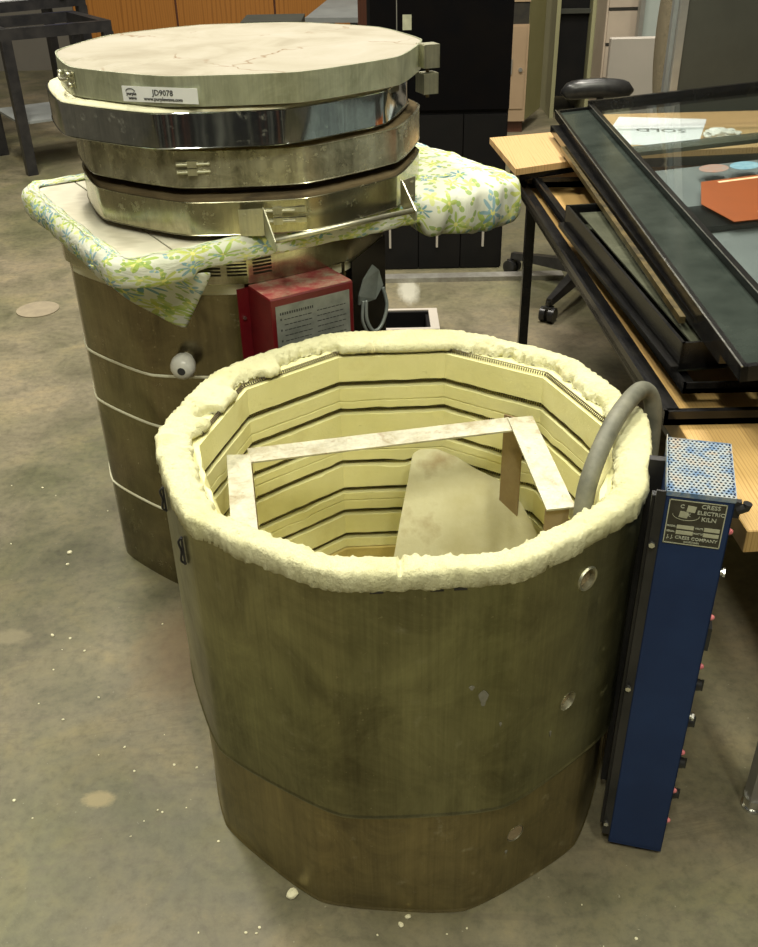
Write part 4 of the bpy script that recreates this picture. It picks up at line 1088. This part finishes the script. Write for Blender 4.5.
# locker
lk = thing('metal_locker', (.95, 6.5, 0), 'tan metal locker with a small door beside the black cabinet', 'locker')
LX0, LX1, LY0, LY1 = .830, .945, 6.20, 7.0
bm = B(); prism(bm, [(LX0, LY0), (LX1, LY0+.0), (LX1+.16, 6.585), (LX0+.16, 6.585)], .07, 1.9); part('locker_body', bm, 'tan_side', lk)
bm = B(); hexa(bm, LX0-.002, LX1+.002, LY0-.012, LY0, .07, .62); part('locker_front', bm, 'tan_metal', lk)
bm = B(); hexa(bm, LX0-.002, LX1+.002, LY0-.012, LY0, .74, 1.9); part('locker_front', bm, 'tan_metal', lk)
bm = B(); hexa(bm, LX0+.0, LX1-.015, LY0-.018, LY0-.012, .145, .610); ld = part('locker_door', bm, 'tan_metal', lk)
bm = B(); hexa(bm, LX0+.014, LX0+.024, LY0-.026, LY0-.018, .345, .43); cyl(bm, (LX0+.075, LY0-.018, .37), (LX0+.075, LY0-.028, .37), .012, n=12); part('locker_latch', bm, 'alu_trim', ld)
bm = B(); hexa(bm, LX0+.01, LX1-.005, LY0+.02, 6.585, 0, .07); part('locker_plinth', bm, 'brown_wood', lk)
bm = B(); hexa(bm, LX0+.002, LX1-.002, LY0-.006, LY0+.0, .62, .74); part('locker_recess', bm, 'inside_dark', lk)
# dark shelving between olive posts
sh = thing('shelf_unit', (1.25, 7.0, 0), 'dark shelf unit with olive metal side posts behind the table', 'shelf')
bm = B(); hexa(bm, 1.20, 1.42, 6.7, 7.2, .12, 2.0); part('shelf_body', bm, 'black_cab', sh)
for (a, b_) in ((1.175, 1.20), (1.40, 1.56)):
    bm = B(); hexa(bm, a, b_, 6.60, 7.2, .0, 2.0); part('side_post', bm, 'olive_post', sh)
for z in (.62,):
    bm = B(); hexa(bm, 1.20, 1.40, 6.66, 6.70, z, z+.025); part('shelf_lip', bm, 'grey_partition', sh)
fc = thing('file_cabinet', (1.50, 5.9, 0), 'beige file cabinet with stacked drawers, far right of the shelf unit', 'cabinet')
bm = B(); hexa(bm, 1.42, 1.62, 6.3, 6.58, .02, 1.4); part('cabinet_body', bm, 'beige_metal', fc)
for z in (.30, .495, .69, .885):
    bm = B(); hexa(bm, 1.43, 1.61, 6.28, 6.30, z, z+.175); dwr = part('drawer', bm, 'beige_metal', fc)
    bm = B(); hexa(bm, 1.43, 1.61, 6.283, 6.299, z-.016, z-.004); part('drawer_gap', bm, 'inside_dark', dwr)
wb = thing('framed_board', (1.70, 6.2, 0), 'pale framed glass board standing beside the beige file cabinet', 'board')
bm = B(); hexa(bm, 1.565, 2.1, 6.02, 6.05, .2, 1.6); part('board_face', bm, 'pale_glass', wb); bm = B(); hexa(bm, 1.545, 1.57, 6.00, 6.06, 0, 1.6); part('board_frame', bm, 'alu_trim', wb)
bm = B(); hexa(bm, 1.545, 2.1, 6.0, 6.06, .0, .2); part('board_foot', bm, 'alu_trim', wb)
bm = B(); hexa(bm, 1.065, 1.60, 4.58, 4.62, 0, .745); bmesh.ops.bevel(bm, geom=bm.edges[:], offset=.004, segments=1, affect='EDGES')
solo('room_divider', bm, 'white_panel', (1.3, 4.6, 0), 'low off-white divider standing behind the office chair', 'divider')
pt_ = thing('office_partition', (1.7, 3.375, 0), 'dark grey office partition with aluminium edge at the upper right', 'partition')
bm = B(); hexa(bm, 1.015, 2.6, 3.36, 3.39, .03, 1.7); part('partition_panel', bm, 'grey_partition', pt_)
bm = B(); hexa(bm, .990, 1.015, 3.352, 3.398, .0, 1.72); part('edge_post', bm, 'alu_trim', pt_); bm = B(); hexa(bm, .975, .9895, 3.37, 3.398, 0, 1.72); part('edge_trim', bm, 'grey_laminate', pt_)
# wooden wall cabinets
wc = thing('wooden_cabinet', (-1.2, 7.6, 0), 'long run of orange-brown wooden cabinet doors along the back wall', 'cabinet')
bm = B(); hexa(bm, -2.05, -.08, 7.32, 7.8, 0, .95); part('cabinet_body', bm, 'brown_wood', wc)
for (a, b_) in ((-2.04, -1.34), (-1.325, -.66), (-.645, -.09)):
    bm = B(); hexa(bm, a, b_, 7.30, 7.32, .03, .92); part('cabinet_door', bm, 'orange_wood', wc)
# grey laminate table
gt = thing('laminate_table', (-.35, 5.9, 0), 'grey laminate table in front of the wooden cabinets', 'table')
bm = B(); prism(bm, [(-.345, 5.62), (-.05, 5.58), (-.05, 6.6), (-.25, 6.6)], .715, .74); part('tabletop', bm, 'grey_laminate', gt)
for (x, y) in ((-.30, 5.68), (-.09, 5.66), (-.09, 6.5), (-.23, 6.5)):
    bm = B(); box(bm, (x, y, .3575), (.03, .03, .715)); part('leg', bm, 'black_paint', gt)
gt2 = thing('grey_bench', (-.5, 6.3, 0), 'low grey bench top behind the kiln lid', 'bench')
bm = B(); hexa(bm, -.72, -.38, 5.85, 6.2, .66, .70); part('bench_top', bm, 'grey_partition', gt2)
for x in (-.70, -.43):
    bm = B(); hexa(bm, x, x+.03, 5.9, 6.15, 0, .66); part('leg', bm, 'black_paint', gt2)
# black steel workbenches at the far left
def bench(name, A_, B_, W, z, label, cat='table'):
    t = thing(name, (A_[0], A_[1], 0), label, cat)
    A_, B_ = Vector((*A_, 0)), Vector((*B_, 0)); u = (B_-A_); L = u.length; u.normalize(); v = Vector((-u.y, u.x, 0)); w = .055
    for (o, d, l) in ((A_, u, L), (A_+v*W, u, L)):
        bm = B(); obox(bm, o+Z*(z-w), d*l, v*w*.8, Z*w); part('top_rail', bm, 'black_paint', t)
    for o in (A_, B_-u*w): 
        bm = B(); obox(bm, o+Z*(z-w)+v*w, v*(W-w), u*w, Z*w); part('cross_rail', bm, 'black_paint', t)
    for o in (A_+u*.005, B_-u*.05, A_+v*W+u*.005, B_+v*W-u*.05):
        bm = B(); obox(bm, o, u*.055, v*.05, Z*(z-w)); part('leg', bm, 'black_paint', t)
    return t, A_, u, v, L
t, A_, u, v, L = bench('steel_bench', (-1.905, 5.37), (-1.40, 5.70), .58, .74, 'black steel bench frame with grey lower shelf at the upper left')
bm = B(); obox(bm, A_+v*.05+Z*.26+u*.03, u*(L-.08), v*.5, Z*.012); part('lower_shelf', bm, 'grey_laminate', t, label='grey lower shelf')
t, A_, u, v, L = bench('steel_bench', (-2.30, 5.95), (-1.72, 6.45), .5, .80, 'second black steel bench frame, further back at the upper left edge')
bm = B(); obox(bm, A_+v*.05+u*.03+Z*.801, u*.5, v*.35, Z*.02); 
solo('white_board', bm, 'paper', A_+Z*.80, 'white sheet of board lying on the further black bench', 'board')
bm = B(); hexa(bm, -1.93, -1.81, 6.33, 6.45, .80, .95); solo('blue_box', bm, 'blue_bin', (-1.87, 6.39, .80), 'small blue box standing on the further black bench', 'box')
# floor cover plate and debris
bm = B(); cyl(bm, (-1.273, 3.40, .0), (-1.273, 3.40, .004), .078, n=40); solo('floor_plate', bm, 'tan_disc' if 'tan_disc' in MATS else 'crumb', (-1.273, 3.4, 0), 'round tan cover plate set in the concrete floor at left', 'floor plate')
MATS_t = simple('tan_disc', (.30, .25, .17), (.24, .20, .14), 20, .8); D.objects['floor_plate'].data.materials[0] = MATS_t
bm = B(); bmesh.ops.create_icosphere(bm, subdivisions=2, radius=1)
for v_ in bm.verts: v_.co = v_.co*(1+.35*noise.noise(v_.co*2.1)); v_.co.z = max(-.55, v_.co.z*.8)
me = D.meshes.new('brick_crumb'); bm.to_mesh(me); bm.free(); me.materials.append(M_('crumb'))
random.seed(11)
spots = [(-.150, .927, .010), (.019, .872, .005), (-.742, 1.846, .006), (-.735, 1.80, .004), (.03, .885, .005), (-.70, 1.55, .005), (-.66, 1.54, .003), (-.62, 1.50, .003), (-.18, .99, .004)]
for _ in range(26):
    a = random.uniform(-95, 40); r = random.uniform(.372, .52); spots.append((K[0]+r*sin(radians(a)), K[1]-r*cos(radians(a)), random.uniform(.0012, .0028)))
for _ in range(22): spots.append((random.uniform(-1.0, -.45), random.uniform(1.0, 2.2), random.uniform(.0012, .003)))
for (x, y, s) in spots:
    if (x-Q[0])**2+(y-Q[1])**2 < .37**2: continue
    o = D.objects.new('brick_crumb', me); COL.objects.link(o); o.scale = (s, s*random.uniform(.6, 1), s*.7); o.rotation_euler[2] = random.uniform(0, 6)
    o.location = (x, y, s*.38); tagp(o, 'pale crumb of broken firebrick lying on the concrete floor', 'crumb', 'firebrick crumbs on the floor')

# ------------------------------------------------------------------ light
def area(name, loc, sx, sy, power, col, rot=(0, 0, 0)):
    l = D.lights.new(name, 'AREA'); l.shape = 'RECTANGLE'; l.size = sx; l.size_y = sy; l.energy = power; l.color = col
    o = D.objects.new(name, l); COL.objects.link(o); o.location = loc; o.rotation_euler = rot; return o
W = (1.0, .985, .80); Wf = (1.0, .94, .82)
for (x, y, p_, c_) in ((-.5, -1.3, 72, W), (.9, -1.2, 60, W), (-.9, 1.4, 70, W), (1.2, 1.5, 62, W), (-1.6, 3.5, 125, Wf), (.9, 3.7, 120, Wf), (-1.6, 6.0, 40, Wf), (1.4, 6.2, 40, Wf)):  # the pair behind the camera is added fill for the upright faces
    area('ceiling_and_fill_lamp', (x, y, HZ-.03), .3, 1.2, p_, c_)
w = D.worlds.new('world'); SC.world = w; w.use_nodes = True
w.node_tree.nodes['Background'].inputs[0].default_value = (.9, .88, .75, 1); w.node_tree.nodes['Background'].inputs[1].default_value = .1
SC.view_settings.view_transform = 'Standard'; SC.view_settings.look = 'None'; SC.view_settings.gamma = 1
SC.view_settings.exposure = .16; SC.view_settings.use_curve_mapping = False
